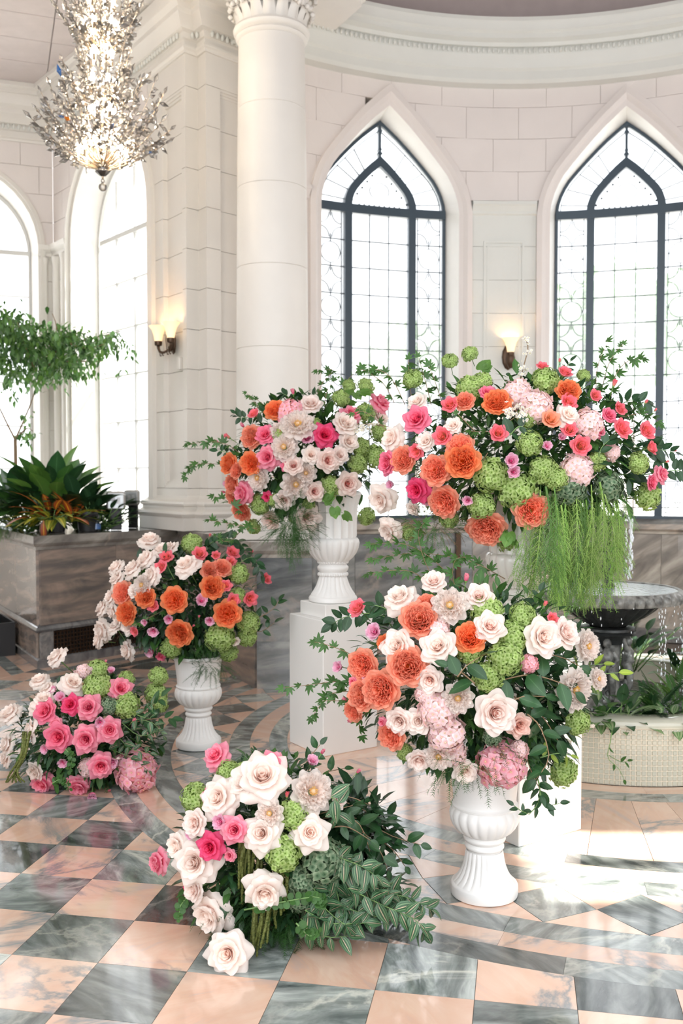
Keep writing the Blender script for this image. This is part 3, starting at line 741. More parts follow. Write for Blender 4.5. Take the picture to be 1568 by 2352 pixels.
# ---- the rest of the room outside the frame: left, right and side walls that shape the light
mb = MB(); box(mb, (-5.45, 5.6, 3.2), (.25, 8.8, 6.4)); struct('wall_left.001', mb, M['stone_pink'])
wr = MB(); X = 4.5
for y0, y1, z0, z1 in ((1.3, 3.58, 0, 6.2), (4.26, 6.6, 0, 6.2), (3.58, 4.26, 0, .9), (3.58, 4.26, 4.55, 6.2), (3.885, 3.965, .9, 4.6)):
    box(wr, (X, (y0+y1)/2, (z0+z1)/2), (.2, y1-y0, z1-z0))
struct('wall_right', wr, M['stone_pink'])
# garden beyond the windows
mb = MB(); mb.add([(-60, 11.5, -.6), (60, 11.5, -.6), (60, 90, -.6), (-60, 90, -.6)], [(0, 1, 2, 3)]); struct('ground', mb, plain('pale gravel ground', (.75, .74, .70), .9))
# ------------------------------------------------------------------ plinths and urns
def plinth(name, label, c, ang, side, h, block=None, group=None):
    t = thing(name, label, 'plinth', (c[0], c[1], 0), (0, 0, ang), group)
    mb = MB(); box(mb, (0, 0, h/2), (side, side, h), bev=.004); mb.build('body', M['white'], t)
    return t
ANG = rad(33.4)
plinth('plinth', 'white square plinth holding the fluted urn at left of centre', (-.051, 5.701), ANG, .38, .783)
t = thing('riser_block', 'small white square block between the left plinth and its fluted urn', 'block', (-.051, 5.701, .783), (0, 0, ANG)); mb = MB(); box(mb, (0, 0, .04), (.285, .285, .08), bev=.003); mb.build('body', M['white'], t)
plinth('plinth', 'white square plinth at right, behind the front urn bouquet', (.821, 4.363), ANG, .389, .783)
t = thing('riser_block', 'small white square block between the right plinth and the pearl urn', 'block', (.821, 4.363, .783), (0, 0, ANG)); mb = MB(); box(mb, (0, 0, .04), (.285, .285, .08), bev=.003); mb.build('body', M['white'], t)
def flut(n, amp, sharp=1.):
    return lambda j, t: 1+amp*(abs(math.cos(n*t/2))**sharp-.5)
def urn_plain(loc, sc_, label, rz):
    "smooth cup over a gadrooned belly on a fluted foot, 0.52 m"
    t = thing('urn', label, 'urn', loc, (0, 0, rz)); k = sc_; m = M['urn']
    def P(pr): return [(r*k, z*k) for r, z in pr]
    mb = MB(); lathe(mb, P([(0, 0), (.118, 0), (.127, .004), (.129, .012), (.129, .040), (.126, .046), (.119, .05)]), 72); smooth_by(mb.build('foot', m, t), 35)
    pr = [(.119, .05), (.113, .056), (.100, .070), (.088, .090), (.079, .115), (.074, .140), (.071, .165), (.068, .172)]
    amp = [0, .03, .075, .085, .085, .08, .06, 0]; mb = MB()
    lathe(mb, P(pr), 22*8, mod=lambda j, a: 1+amp[j]*(abs(math.sin(11*a))**.55-.6)); smooth_by(mb.build('fluted_stem', m, t), 50)
    mb = MB(); lathe(mb, P([(.066, .17), (.066, .178), (.071, .180), (.075, .186), (.075, .192), (.070, .198), (.066, .202), (.068, .206), (.078, .212), (.081, .220), (.078, .229), (.070, .234)]), 64); smooth_by(mb.build('neck_rings', m, t), 50)
    pr = [(.070, .232), (.086, .238), (.104, .252), (.120, .272), (.130, .294), (.133, .312), (.130, .328), (.122, .340), (.118, .344)]
    amp = [.0, .06, .10, .10, .085, .07, .06, .04, 0]; mb = MB()
    lathe(mb, P(pr), 20*9, mod=lambda j, a: 1+amp[j]*(abs(math.cos(10*a))**.5-.72)); smooth_by(mb.build('gadrooned_belly', m, t), 50)
    mb = MB(); lathe(mb, P([(.118, .342), (.126, .345), (.127, .352), (.121, .357), (.119, .362), (.122, .40), (.128, .45), (.134, .495), (.140, .505), (.149, .512), (.150, .522), (.145, .528), (.138, .526), (.128, .50), (.10, .48), (0, .475)]), 72); smooth_by(mb.build('cup', m, t), 40)
    return t
def urn_fluted(loc, sc_, label, rz, m):
    t = thing('fluted_urn', label, 'urn', loc, (0, 0, rz)); k = sc_
    def P(pr): return [(r*k, z*k) for r, z in pr]
    mb = MB(); lathe(mb, P([(0, 0), (.135, 0), (.144, .006), (.145, .022), (.140, .032), (.134, .036)]), 72); smooth_by(mb.build('foot', m, t), 35)
    amp = [0, .03, .07, .08, .08, .07, .03]; mb = MB()
    lathe(mb, P([(.134, .036), (.128, .048), (.112, .068), (.097, .095), (.087, .125), (.080, .148), (.078, .155)]), 20*8, mod=lambda j, a: 1+amp[j]*(abs(math.sin(10*a))**.6-.6)); smooth_by(mb.build('fluted_stem', m, t), 50)
    mb = MB()
    lathe(mb, P([(.078, .150), (.084, .154), (.087, .162), (.084, .170), (.079, .173), (.084, .180), (.092, .192), (.093, .206), (.084, .216), (.079, .222), (.079, .228)]), 64)
    for zz_, rr, nn_ in ((.162, .084, 34), (.236, .086, 34)):
        for q in range(nn_):
            a = 2*PI*q/nn_; ellipsoid(mb, (rr*k*math.cos(a), rr*k*math.sin(a), zz_*k), (.009*k, .009*k, .011*k), 6)
    smooth_by(mb.build('rope_rings', m, t), 50)
    pr = [(.080, .228), (.094, .240), (.118, .262), (.138, .290), (.151, .322), (.156, .350), (.153, .368), (.146, .378), (.138, .380)]
    amp = [0, .05, .07, .08, .08, .07, .06, .04, 0]; mb = MB()
    lathe(mb, P(pr), 20*9, mod=lambda j, a: 1+amp[j]*(abs(math.cos(10*a))**.5-.72)); smooth_by(mb.build('gadrooned_belly', m, t), 50)
    pr = [(.136, .376), (.138, .39), (.137, .44), (.138, .50), (.142, .56), (.152, .60), (.163, .625), (.166, .635)]
    amp = [.0, .06, .085, .085, .08, .07, .04, 0]; mb = MB()
    lathe(mb, P(pr), 20*8, mod=lambda j, a: 1+amp[j]*(.5-abs(math.cos(10*a))**.5)); smooth_by(mb.build('fluted_cup', m, t), 50)
    mb = MB(); lathe(mb, P([(.160, .628), (.168, .632), (.170, .642), (.165, .650), (.155, .648), (.14, .61), (.10, .59), (0, .585)]), 72); smooth_by(mb.build('rim', m, t), 40)
    return t
urn_plain((.549, 3.64, 0), 1.0, 'white gadrooned urn on the floor at right front, under the biggest near bouquet', .1)
urn_plain((-.852, 5.67, 0), 1.04, 'white gadrooned urn on the floor left of the white plinth', .3)
urn_fluted((-.051, 5.701, .863), 1.0, 'matte white fluted urn on the left plinth, in front of the column', .2, M['urn'])
urn_fluted((.821, 4.363, .863), 1.04, 'pearly white fluted urn on the right plinth, beside the fountain', .4, M['urn_pearl'])

# ------------------------------------------------------------------ fountain
def marr(name, *a, **k): M[name] = plain(*a, **k)
M['iron'] = plain('dark weathered cast metal', (.055, .06, .06), .35, metal=.3, noise=.3, nscale=14, bump=.3, bscale=35)
M['glint_patina'] = plain('pale patina on cast metal', (.26, .265, .25), .4, metal=.2, noise=.75, nscale=22, bump=.4, bscale=40)  # weathered tone, lightened to paint in white glints on the rim
M['mosaic'] = plain('sage glazed mosaic', (.52, .53, .44), .12, coat=.6, noise=.12, nscale=6)
M['mgrout'] = plain('cream mosaic grout', (.74, .68, .56), .8)
def water_mat(name, col_, rough, a=.35):
    m, nt, p, o = mat(name); L = nt.links.new
    p.inputs['Base Color'].default_value = (*col_, 1); p.inputs['Roughness'].default_value = rough; p.inputs['Transmission Weight'].default_value = a; p.inputs['IOR'].default_value = 1.33
    n = nd(nt, 'ShaderNodeTexNoise'); n.inputs['Scale'].default_value = 38; n.inputs['Detail'].default_value = 3; tc = nd(nt, 'ShaderNodeTexCoord'); L(tc.outputs['Object'], n.inputs['Vector'])
    b = nd(nt, 'ShaderNodeBump'); b.inputs['Strength'].default_value = .6; b.inputs['Distance'].default_value = .01; L(n.outputs[0], b.inputs['Height']); L(b.outputs[0], p.inputs['Normal']); return m
M['water'] = water_mat('rippled water', (.42, .48, .52), .08, .1)  # base colour paled to stand in for the white reflection in the bowl
M['pool'] = water_mat('dark pool water', (.05, .06, .06), .05, .2)
M['drop'] = plain('falling water drops', (.86, .92, .97), .08, coat=1)
fo = thing('fountain', 'round mosaic fountain pool with a dark scalloped bowl on a figured pedestal', 'fountain', (CX, CY, 0))
mb = MB(); lathe(mb, [(.985, 0), (.985, .315), (.975, .335), (.95, .34), (.87, .34), (.85, .325), (.85, .0)], 96); smooth_by(mb.build('pool_wall', M['mgrout'], fo), 40)
mb = MB(); lathe(mb, [(.99, .300), (.992, .318), (.985, .335), (.965, .345), (.87, .347), (.845, .335)], 96); smooth_by(mb.build('pool_rim', M['mosaic'], fo), 50)
tm = MB(); w = .0255; box(tm, (0, 0, 0), (.006, w*.86, w*.86), bev=.002); tmm = tm.mesh('mosaic_tile', M['mosaic']); NT = 232; NR = 11
cand = []
for k in range(NT):
    a = 2*PI*k/NT; x, y = .987*math.cos(a), .987*math.sin(a)
    for r in range(NR):
        z = .014+.0268*r; X_, Y_ = px_of((CX+x, CY+y, z)); vis_ = (y < 0 and 1330 < X_ < 1600)
        cand.append((0 if vis_ else 1, abs(X_-1460) if vis_ else 0, a, z))
cand.sort(key=lambda c: c[:2]); rest = MB()
for i, (v, _, a, z) in enumerate(cand):
    if i < 300:
        o = link('mosaic_tile', tmm, fo); o.location = (.986*math.cos(a), .986*math.sin(a), z); o.rotation_euler = (0, 0, a)
    else:
        c = Vector((.987*math.cos(a), .987*math.sin(a), z)); box(rest, c, (.005, w*.9, w*.9), a)
o = rest.build('mosaic_tiles', M['mosaic'], fo); o['kind'] = 'stuff'
mb = MB(); lathe(mb, [(.86, .19), (0, .19)], 64); mb.build('pool_water', M['pool'], fo)
FB = .921
mb = MB(); sca = lambda j, a: 1+(.018*abs(math.cos(22*a)) if j in (3, 4, 5) else 0)
lathe(mb, [(0, -.235+FB), (.10, -.235+FB), (.13, -.22+FB), (.22, -.17+FB), (.28, -.125+FB), (.305, -.10+FB), (.30, -.085+FB)], 24*6, mod=lambda j, a: 1+[0, .0, .04, .06, .06, .04, 0][j]*(abs(math.cos(12*a))**.5-.5)); smooth_by(mb.build('bowl', M['iron'], fo), 50)
mb = MB(); lathe(mb, [(.298, -.09+FB), (.36, -.085+FB), (.42, -.075+FB), (.445, -.07+FB), (.455, -.045+FB), (.45, -.02+FB), (.43, -.0+FB), (.41, .0+FB), (.40, -.012+FB)], 44*6, mod=lambda j, a: 1+[0, 0, .02, .05, .045, .03, 0, 0, 0][j]*(abs(math.cos(22*a))**.6-.5)); smooth_by(mb.build('scalloped_rim', M['glint_patina'], fo), 50)
mb = MB(); lathe(mb, [(.41, -.006+FB), (.2, -.003+FB), (0, -.0+FB)], 64); mb.build('bowl_water', M['water'], fo)
mb = MB(); lathe(mb, [(.11, .685), (.16, .68), (.165, .665), (.15, .655), (.165, .645), (.14, .63), (.115, .62), (.10, .58)], 60, mod=lambda j, a: 1+(.03*math.cos(30*a) if 2 <= j <= 4 else 0)); smooth_by(mb.build('pedestal_capital', M['iron'], fo), 50)
mb = MB(); lathe(mb, [(.085, .60), (.075, .5), (.07, .4), (.085, .3), (.12, .24), (.15, .2), (.16, .12), (.16, 0)], 48); smooth_by(mb.build('pedestal_core', M['glint_patina'], fo), 60)
random.seed(11)
for q in range(4):                                      # small standing figures back to back round the pedestal
    a = PI/4+q*PI/2+.5; e = Vector((math.cos(a), math.sin(a), 0)); s_ = Vector((-math.sin(a), math.cos(a), 0)); b0 = e*.10; mb = MB()
    def lim(pts, rr): tube(mb, [b0+e*p[0]+s_*p[1]+Vector((0, 0, p[2])) for p in pts], rr, 8)
    lim([(0, .03, .24), (.015, .035, .33), (.03, .028, .41), (.01, .02, .46)], [.014, .022, .024, .03])
    lim([(.0, -.03, .24), (.03, -.035, .33), (.035, -.028, .40), (.01, -.02, .46)], [.014, .022, .024, .03])
    lim([(.01, 0, .44), (.02, 0, .48), (.02, .003, .53), (.01, 0, .565)], [.034, .038, .040, .018])
    lim([(.02, .035, .54), (.035, .06, .50), (.05, .03, .46)], [.016, .015, .011]); lim([(.02, -.035, .54), (0, -.06, .59), (-.01, -.05, .65)], [.016, .014, .010])
    ellipsoid(mb, b0+e*.022+Vector((0, 0, .595)), (.026, .026, .031), 10)
    for k in range(9): ellipsoid(mb, b0+e*(.0+random.uniform(-.02, .02))+s_*random.uniform(-.05, .05)+Vector((0, 0, random.uniform(.22, .34))), (.022, .02, .03), 6)
    smooth_by(mb.build('cherub_figure', M['glint_patina'], fo), 70)
mb = MB(); lathe(mb, [(.03, FB-.01), (.045, FB+.01), (.03, FB+.03), (.025, FB+.08), (.045, FB+.10), (.05, FB+.13), (.03, FB+.16), (.012, FB+.18), (.01, FB+.30), (0, FB+.30)], 24); smooth_by(mb.build('spout', M['iron'], fo), 50)
# falling water: a stream of drops into the bowl, drips off the rim
st = MB(); random.seed(5)
def drops(mb, x, y, z0, z1, n, sx, r0=.004):
    for k in range(n):
        f_ = (k+random.random())/n; z = z0+(z1-z0)*f_; r = r0*random.uniform(.5, 1.3)
        ellipsoid(mb, (x+random.gauss(0, sx*(.3+f_)), y+random.gauss(0, sx), z), (r*.8, r*.8, r*random.uniform(1.3, 3)), 5)
p = at(1449, 1195, 5.75); q = at(1440, 1330, 5.75)
tube(st, [(p.x-.03, p.y, p.z+.01), (p.x, p.y, p.z), (p.x+.002, p.y, p.z-.06), (p.x-.003, p.y, p.z-.13)], [.02, .016, .007, .004], 7)
drops(st, p.x, p.y, p.z-.03, q.z, 60, .009, .006); drops(st, p.x-.03, p.y, p.z-.05, q.z+.02, 34, .008, .0045)
o = st.build('water_stream', M['drop']); tag(o, 'thin stream of falling drops landing in the fountain bowl', 'water', kind='stuff')
st = MB()
for k in range(26):
    a = -PI/2+random.uniform(-1.5, 1.7); r = .455; drops(st, CX+r*math.cos(a), CY+r*math.sin(a), FB-.06, .22, 22 if math.cos(a) > .3 else 8, .008, .0042)
o = st.build('water_drips', M['drop']); tag(o, 'water drops dripping off the scalloped bowl rim', 'water', kind='stuff')
mb = MB(); lathe(mb, [(.03, -.02), (.035, 0), (.03, .02), (.012, .025)], 12, (p.x-.03, p.y, p.z+.02)); mb.v = [(v[0], v[1], v[2]) for v in mb.v]
# wall spout behind the hanging fern which feeds the stream
sp = thing('water_spout', 'dark curved water spout above the fountain bowl, behind hanging fern', 'spout', (CX, CY, 0))
mb = MB(); tube(mb, [(0, 0, FB+.25), (-.0, -.03, FB+.40), (p.x-CX-.07, p.y-CY, p.z+.05), (p.x-CX-.02, p.y-CY, p.z+.015)], [.012, .012, .011, .013], 8); mb.build('pipe', M['iron'], sp, True)
mb = MB(); lathe(mb, [(.045, 0), (.05, .02), (.02, .035)], 16, (0, 0, FB+.22)); mb.build('collar', M['iron'], sp, True)

# ------------------------------------------------------------------ wall lamps
def glow(name, c, s, base=(1, .8, .55)):
    m, nt, pz, o = mat(name); L = nt.links.new
    pz.inputs['Base Color'].default_value = (*base, 1); pz.inputs['Roughness'].default_value = .4; pz.inputs['Emission Color'].default_value = (*c, 1); pz.inputs['Emission Strength'].default_value = s; return m
M['shade'] = glow('lit amber glass shade', (1, .66, .34), .34)
M['bulb'] = glow('lit bulb', (1, .80, .52), 14); M['bulb_c'] = glow('lit candle bulb', (1, .84, .64), 42)
def lamp_shade(par, x, y, z, r=.09):
    mb = MB(); lathe(mb, [(.35*r, 0), (.42*r, .02), (.5*r, .06), (.68*r, .11), (1.0*r, .15), (1.03*r, .152), (.98*r, .148), (.64*r, .108), (.45*r, .05)], 32, (x, y, z)); smooth_by(mb.build('glass_shade', M['shade'], par), 60)
    mb = MB(); ellipsoid(mb, (x, y, z+.08), (.026, .026, .036), 12); mb.build('bulb', M['bulb'], par, True)
    mb = MB(); lathe(mb, [(0, -.03), (.36*r, -.03), (.42*r, -.015), (.42*r, .01), (.36*r, .014)], 24, (x, y, z)); smooth_by(mb.build('socket', M['bronze'], par), 50)
b0 = f_apse(rad(.29)*RW, 2.80, -.0)
t = thing('wall_sconce', 'bronze wall sconce with one lit amber shade between the pointed windows', 'wall lamp', tuple(b0), (0, 0, 0))
mb = MB(); n = 12
for k in range(n):                                    # pointed boat-shaped backplate
    pass
lathe(mb, [(.0, -.13), (.03, -.11), (.055, -.06), (.062, 0), (.055, .06), (.03, .11), (0, .14)], 24); mb.v = [(v[0], v[1]*.35-.01, v[2]) for v in mb.v]; smooth_by(mb.build('backplate', M['bronze'], t), 60)
mb = MB(); lathe(mb, [(0, -.10), (.02, -.095), (.04, -.05), (.045, 0), (.038, .03)], 20, (.015, -.075, -.02)); smooth_by(mb.build('cup', M['bronze'], t), 60)
mb = MB(); tube(mb, [(0, -.01, -.06), (.01, -.05, -.09), (.015, -.075, -.08)], .012, 8); mb.build('arm', M['bronze'], t, True)
lamp_shade(t, .015, -.075, .03, .085)
pl_ = at(398, 785, 8.95); fdir = (P1-P0).normalized()
t = thing('wall_sconce', 'bronze wall sconce with two lit amber shades on the cream pier', 'wall lamp', (pl_.x, pl_.y, pl_.z), (0, 0, math.atan2(fdir.y, fdir.x)))
mb = MB(); lathe(mb, [(.0, -.12), (.03, -.10), (.045, -.04), (.045, .02), (.03, .06), (0, .08)], 20); mb.v = [(v[0], v[1]*.4-.0, v[2]) for v in mb.v]; smooth_by(mb.build('backplate', M['bronze'], t), 60)
for sx in (-1, 1):
    mb = MB(); tube(mb, [(sx*.02, -.03, -.07), (sx*.06, -.07, -.10), (sx*.10, -.09, -.09), (sx*.13, -.09, -.05), (sx*.13, -.09, -.02)], [.012, .011, .012, .014, .018], 8); mb.build('scroll_arm', M['bronze'], t, True)
    for q in range(2):
        cx_ = sx*(.05+.05*q); pts = [(cx_+.018*math.cos(a/3), -.08, -.11+.018*math.sin(a/3)) for a in range(0, 18, 2)]
        mb = MB(); tube(mb, pts, .005, 6); mb.build('scroll', M['bronze'], t, True)
    lamp_shade(t, sx*.13, -.09, .0, .085)
for q in (-1, 0, 1):
    mb = MB(); tube(mb, [(q*.03, -.05, -.09), (q*.035, -.06, .02), (q*.02, -.055, .09), (0, -.05, .13)], .004, 6); mb.build('cage_rod', M['bronze'], t, True)
mb = MB(); lathe(mb, [(.014, 0), (.012, .015), (.002, .05), (0, .055)], 12, (0, -.05, .12)); mb.build('finial', M['bronze'], t, True)
pl_ = at(413, 835, 8.84); mb = MB(); box(mb, (0, 0, 0), (.055, .04, .115), bev=.006); tt_ = thing('wall_box', 'small cream junction box on the pier below the double sconce', 'box', tuple(pl_), (0, 0, math.atan2(fdir.y, fdir.x))); mb.build('cover', M['stone'], tt_)

# ------------------------------------------------------------------ chandelier
M['gilt'] = plain('champagne metal rod', (.45, .36, .26), .3, metal=.9)
m, nt, pz, o = mat('clear cut crystal'); L = nt.links.new
tr = nd(nt, 'ShaderNodeBsdfTranslucent'); tr.inputs[0].default_value = (1, .96, .92, 1); g = nd(nt, 'ShaderNodeBsdfGlossy'); g.inputs['Roughness'].default_value = .04; tp = nd(nt, 'ShaderNodeBsdfTransparent')
a1 = nd(nt, 'ShaderNodeMixShader'); a1.inputs[0].default_value = .42; L(tp.outputs[0], a1.inputs[1]); L(tr.outputs[0], a1.inputs[2])
a2 = nd(nt, 'ShaderNodeMixShader'); fr = nd(nt, 'ShaderNodeFresnel'); fr.inputs[0].default_value = 1.9; L(fr.outputs[0], a2.inputs[0]); L(a1.outputs[0], a2.inputs[1]); L(g.outputs[0], a2.inputs[2]); L(a2.outputs[0], o.inputs[0]); M['crystal'] = m
M['crystal_blue'] = plain('blue cut crystal', (.02, .12, .35), .05, coat=1); M['crystal_amber'] = plain('amber cut crystal', (.7, .2, .02), .05, coat=1)
CHB = at(236, 430, 7.0)
ch = thing('chandelier', 'tiered crystal leaf chandelier with glowing warm bulbs hanging at upper left', 'chandelier', (CHB.x, CHB.y, CHB.z))
cm = MB(); ln = .022
vs = [(0, 0, -ln*.2)]+[(.0125*math.cos(a), .010*math.sin(a), ln*.9) for a in [k*PI/3 for k in range(6)]]+[(0, 0, ln*2.1)]
cm.add(vs, [(0, 1+(k+1) % 6, 1+k) for k in range(6)]+[(7, 1+k, 1+(k+1) % 6) for k in range(6)]); cmesh = cm.mesh('crystal', M['crystal'])
cmb, cma = cmesh.copy(), cmesh.copy(); cmb.materials[0] = M['crystal_blue']; cma.materials[0] = M['crystal_amber']
mb = MB(); lathe(mb, [(.008, .06), (.008, 2.6)], 10); mb.build('stem', M['gilt'], ch)
mb = MB(); lathe(mb, [(0, .075), (.02, .08), (.045, .105), (.05, .115), (.02, .12), (.03, .13), (.03, .16), (.01, .17)], 20, mod=lambda j, a: 1+.12*math.cos(8*a)); mb.build('hub', plain('aged silver metal', (.2, .19, .18), .3, metal=1), ch, True)
mb = MB(); ellipsoid(mb, (0, 0, .0), (.03, .03, .03), 14); ellipsoid(mb, (0, 0, .045), (.014, .014, .018), 8); mb.build('crystal_ball', M['crystal'], ch, True)
random.seed(21); cnt = 0; restc = MB()
tiers = [(.13, .50, .30, 20, 8, .12), (.16, .42, .50, 18, 8, .30), (.18, .27, .62, 14, 7, .45), (.55, .30, .30, 14, 7, .6), (.62, .20, .44, 12, 6, .7), (.95, .30, .28, 16, 7, .35), (1.0, .24, .42, 12, 7, .5), (1.05, .14, .56, 10, 6, .7), (1.45, .2, .4, 10, 6, .5)]
for z0, rr, hh, nb, ncr, lean in tiers:
    for k in range(nb):
        a = 2*PI*(k+random.random()*.6)/nb; R_ = rr*random.uniform(.8, 1.05); H_ = hh*random.uniform(.75, 1.05); e = Vector((math.cos(a), math.sin(a), 0))
        pts = [e*(R_*(s**.9))+Vector((0, 0, z0+H_*(s**(1.3+lean)))) for s in [j/7 for j in range(8)]]
        mb = MB(); tube(mb, pts, [.004]*4+[.0025]*4, 5); mb.build('branch', M['gilt'], ch)
        for j in range(ncr*2):
            s = .35+.65*(j+1)/(ncr*2); i = min(6, int(s*7)); fr_ = s*7-i; c = pts[i].lerp(pts[i+1], fr_) if i < 7 else pts[7]
            d = Vector((random.gauss(0, 1), random.gauss(0, 1), random.gauss(.35, .7))).normalized()+e*.5
            if j == ncr*2-1: d = (pts[7]-pts[6])
            q = d.to_track_quat('Z', 'Y'); sz = random.uniform(1.0, 1.7)
            if cnt < 290 and z0 < .5 and j % 2 == 0 or j == ncr*2-1 and cnt < 300:
                me = cmesh if random.random() > .03 else (cmb if random.random() > .4 else cma)
                o = link('crystal', me, ch); o.location = c; o.rotation_mode = 'QUATERNION'; o.rotation_quaternion = q; o.scale = (sz, sz, sz); cnt += 1
            else: restc.add([c+q@(Vector(v)*sz) for v in cm.v], cm.f)
o = restc.build('crystals', M['crystal'], ch); o['kind'] = 'stuff'
for z0, rr, nb in ((.22, .17, 8), (.34, .09, 6), (.52, .08, 6), (.72, .09, 5), (.92, .07, 5), (1.12, .11, 6), (1.3, .08, 5), (1.5, .06, 3)):
    for k in range(nb):
        a = 2*PI*(k+.3)/nb; mb = MB(); lathe(mb, [(.0, 0), (.012, .004), (.012, .05), (.0, .052)], 8, (rr*math.cos(a), rr*math.sin(a), z0-.05)); mb.build('candle_holder', M['gilt'], ch)
        mb = MB(); ellipsoid(mb, (rr*math.cos(a), rr*math.sin(a), z0+.035), (.02, .02, .036), 8); mb.build('bulb', M['bulb_c'], ch, True)

# ------------------------------------------------------------------ things on the planter bench and beside it
def pot(loc, r, h, m, lab, name='plant_pot'):
    t = thing(name, lab, 'pot', loc); mb = MB(); lathe(mb, [(0, 0), (r*.8, 0), (r*.98, h*.9), (r*1.06, h*.9), (r*1.06, h), (r*.95, h), (r*.9, h*.85), (0, h*.85)], 28); smooth_by(mb.build('body', m, t), 40); return t
p = at(202, 1218, 8.55); PT = 1.12
pot((p.x, p.y, PT), .10, .17, M['black'], 'black plastic plant pot at the right of the croton on the planter')
p = at(132, 1222, 8.45); pot((p.x, p.y, PT), .08, .12, M['black'], 'small black plant pot under the orange croton leaves')
M['lampglass'] = plain('floodlight lens', (.5, .52, .53), .2, metal=.6); M['silver'] = plain('brushed silver housing', (.5, .5, .5), .35, metal=.8)
def flood(x, y, Y, s, lab, rz):
    c = at(x, y, Y); t = thing('floodlight', lab, 'floodlight', tuple(c), (0, 0, rz))
    mb = MB(); box(mb, (0, 0, 0), (.17*s, .07*s, .17*s), bev=.015*s); mb.build('housing', M['silver'], t)
    mb = MB(); box(mb, (0, -.037*s, 0), (.125*s, .008, .125*s)); mb.build('lens', M['lampglass'], t)
    mb = MB(); box(mb, (-.02*s, -.043*s, 0), (.03*s, .006, .06*s)); box(mb, (.025*s, -.043*s, 0), (.03*s, .006, .06*s)); mb.build('reflector', M['silver'], t)
    hh = c.z-PT
    mb = MB(); box(mb, (0, .04*s, -(hh)/2), (.10*s, .05*s, hh)); mb.build('stand', M['black'], t)
flood(266, 1150, 8.75, 1.0, 'silver floodlight on black stand among the planter plants', .2); flood(303, 1143, 9.1, .85, 'second smaller silver floodlight nearer the bright window', -.1)
p = at(334, 1182, 9.45); mb = MB(); box(mb, (0, 0, .06), (.10, .08, .12), .3, bev=.004); t = thing('black_box', 'small black box standing on the planter next to the pier', 'box', (p.x, p.y, PT)); mb.build('body', M['black'], t); mb = MB(); box(mb, (0, 0, .123), (.105, .085, .006), .3); mb.build('lid', M['black'], t)
c = A1+ul*1.02+nl*.26; t = thing('storage_crate', 'black plastic crate with pale paper inside at the left planter wall', 'crate', (c.x, c.y, 0), (0, 0, math.atan2(ul.y, ul.x)+PI))
mb = MB()
for sx, sy, w_, d_ in ((0, -.2, .62, .012), (0, .2, .62, .012), (-.31, 0, .012, .4), (.31, 0, .012, .4)): box(mb, (sx, sy, .15), (w_, d_, .30))
box(mb, (0, 0, .01), (.62, .4, .02)); mb.build('box_body', M['black'], t)
mb = MB()
for k in range(7): box(mb, (-.27+.09*k, -.21, .15), (.012, .01, .28))
box(mb, (0, -.21, .295), (.64, .02, .02)); mb.build('ribs', M['black'], t)
mb = MB(); mb.add([(-.25, -.15, .24), (.0, -.17, .30), (.02, .1, .33), (-.2, .15, .29), (-.3, .0, .34)], [(0, 1, 2, 3, 4)]); mb.build('paper_sheet', M['white'], t)
# ------------------------------------------------------------------ petals, leaves
def petal_mat(name, stops, trans=.42, rough=.55, noise=.06):
    m, nt, p, o = mat(name); L = nt.links.new
    at_ = nd(nt, 'ShaderNodeAttribute', attribute_name='pt'); sx = nd(nt, 'ShaderNodeSeparateXYZ'); L(at_.outputs['Vector'], sx.inputs[0])
    tc = nd(nt, 'ShaderNodeTexCoord'); n = nd(nt, 'ShaderNodeTexNoise'); n.inputs['Scale'].default_value = 4; L(tc.outputs['Object'], n.inputs['Vector'])
    ma = nd(nt, 'ShaderNodeMath', operation='MULTIPLY_ADD'); ma.inputs[1].default_value = .35; L(n.outputs[0], ma.inputs[0])
    sb = nd(nt, 'ShaderNodeMath', operation='SUBTRACT'); sb.inputs[1].default_value = .175; L(sx.outputs[0], sb.inputs[0]); L(sb.outputs[0], ma.inputs[2])
    r = ramp(nt, stops, ma.outputs[0])
    oi = nd(nt, 'ShaderNodeObjectInfo'); hs = nd(nt, 'ShaderNodeHueSaturation'); mr = nd(nt, 'ShaderNodeMapRange'); mr.inputs['To Min'].default_value = 1-noise; mr.inputs['To Max'].default_value = 1+noise
    L(oi.outputs['Random'], mr.inputs[0]); L(mr.outputs[0], hs.inputs['Value']); L(r.outputs[0], hs.inputs['Color'])
    L(hs.outputs[0], p.inputs['Base Color']); p.inputs['Roughness'].default_value = rough; p.inputs['Specular IOR Level'].default_value = .3
    t = nd(nt, 'ShaderNodeBsdfTranslucent'); L(hs.outputs[0], t.inputs[0]); mx = nd(nt, 'ShaderNodeMixShader'); mx.inputs[0].default_value = trans
    L(p.outputs[0], mx.inputs[1]); L(t.outputs[0], mx.inputs[2]); L(mx.outputs[0], o.inputs[0]); return m
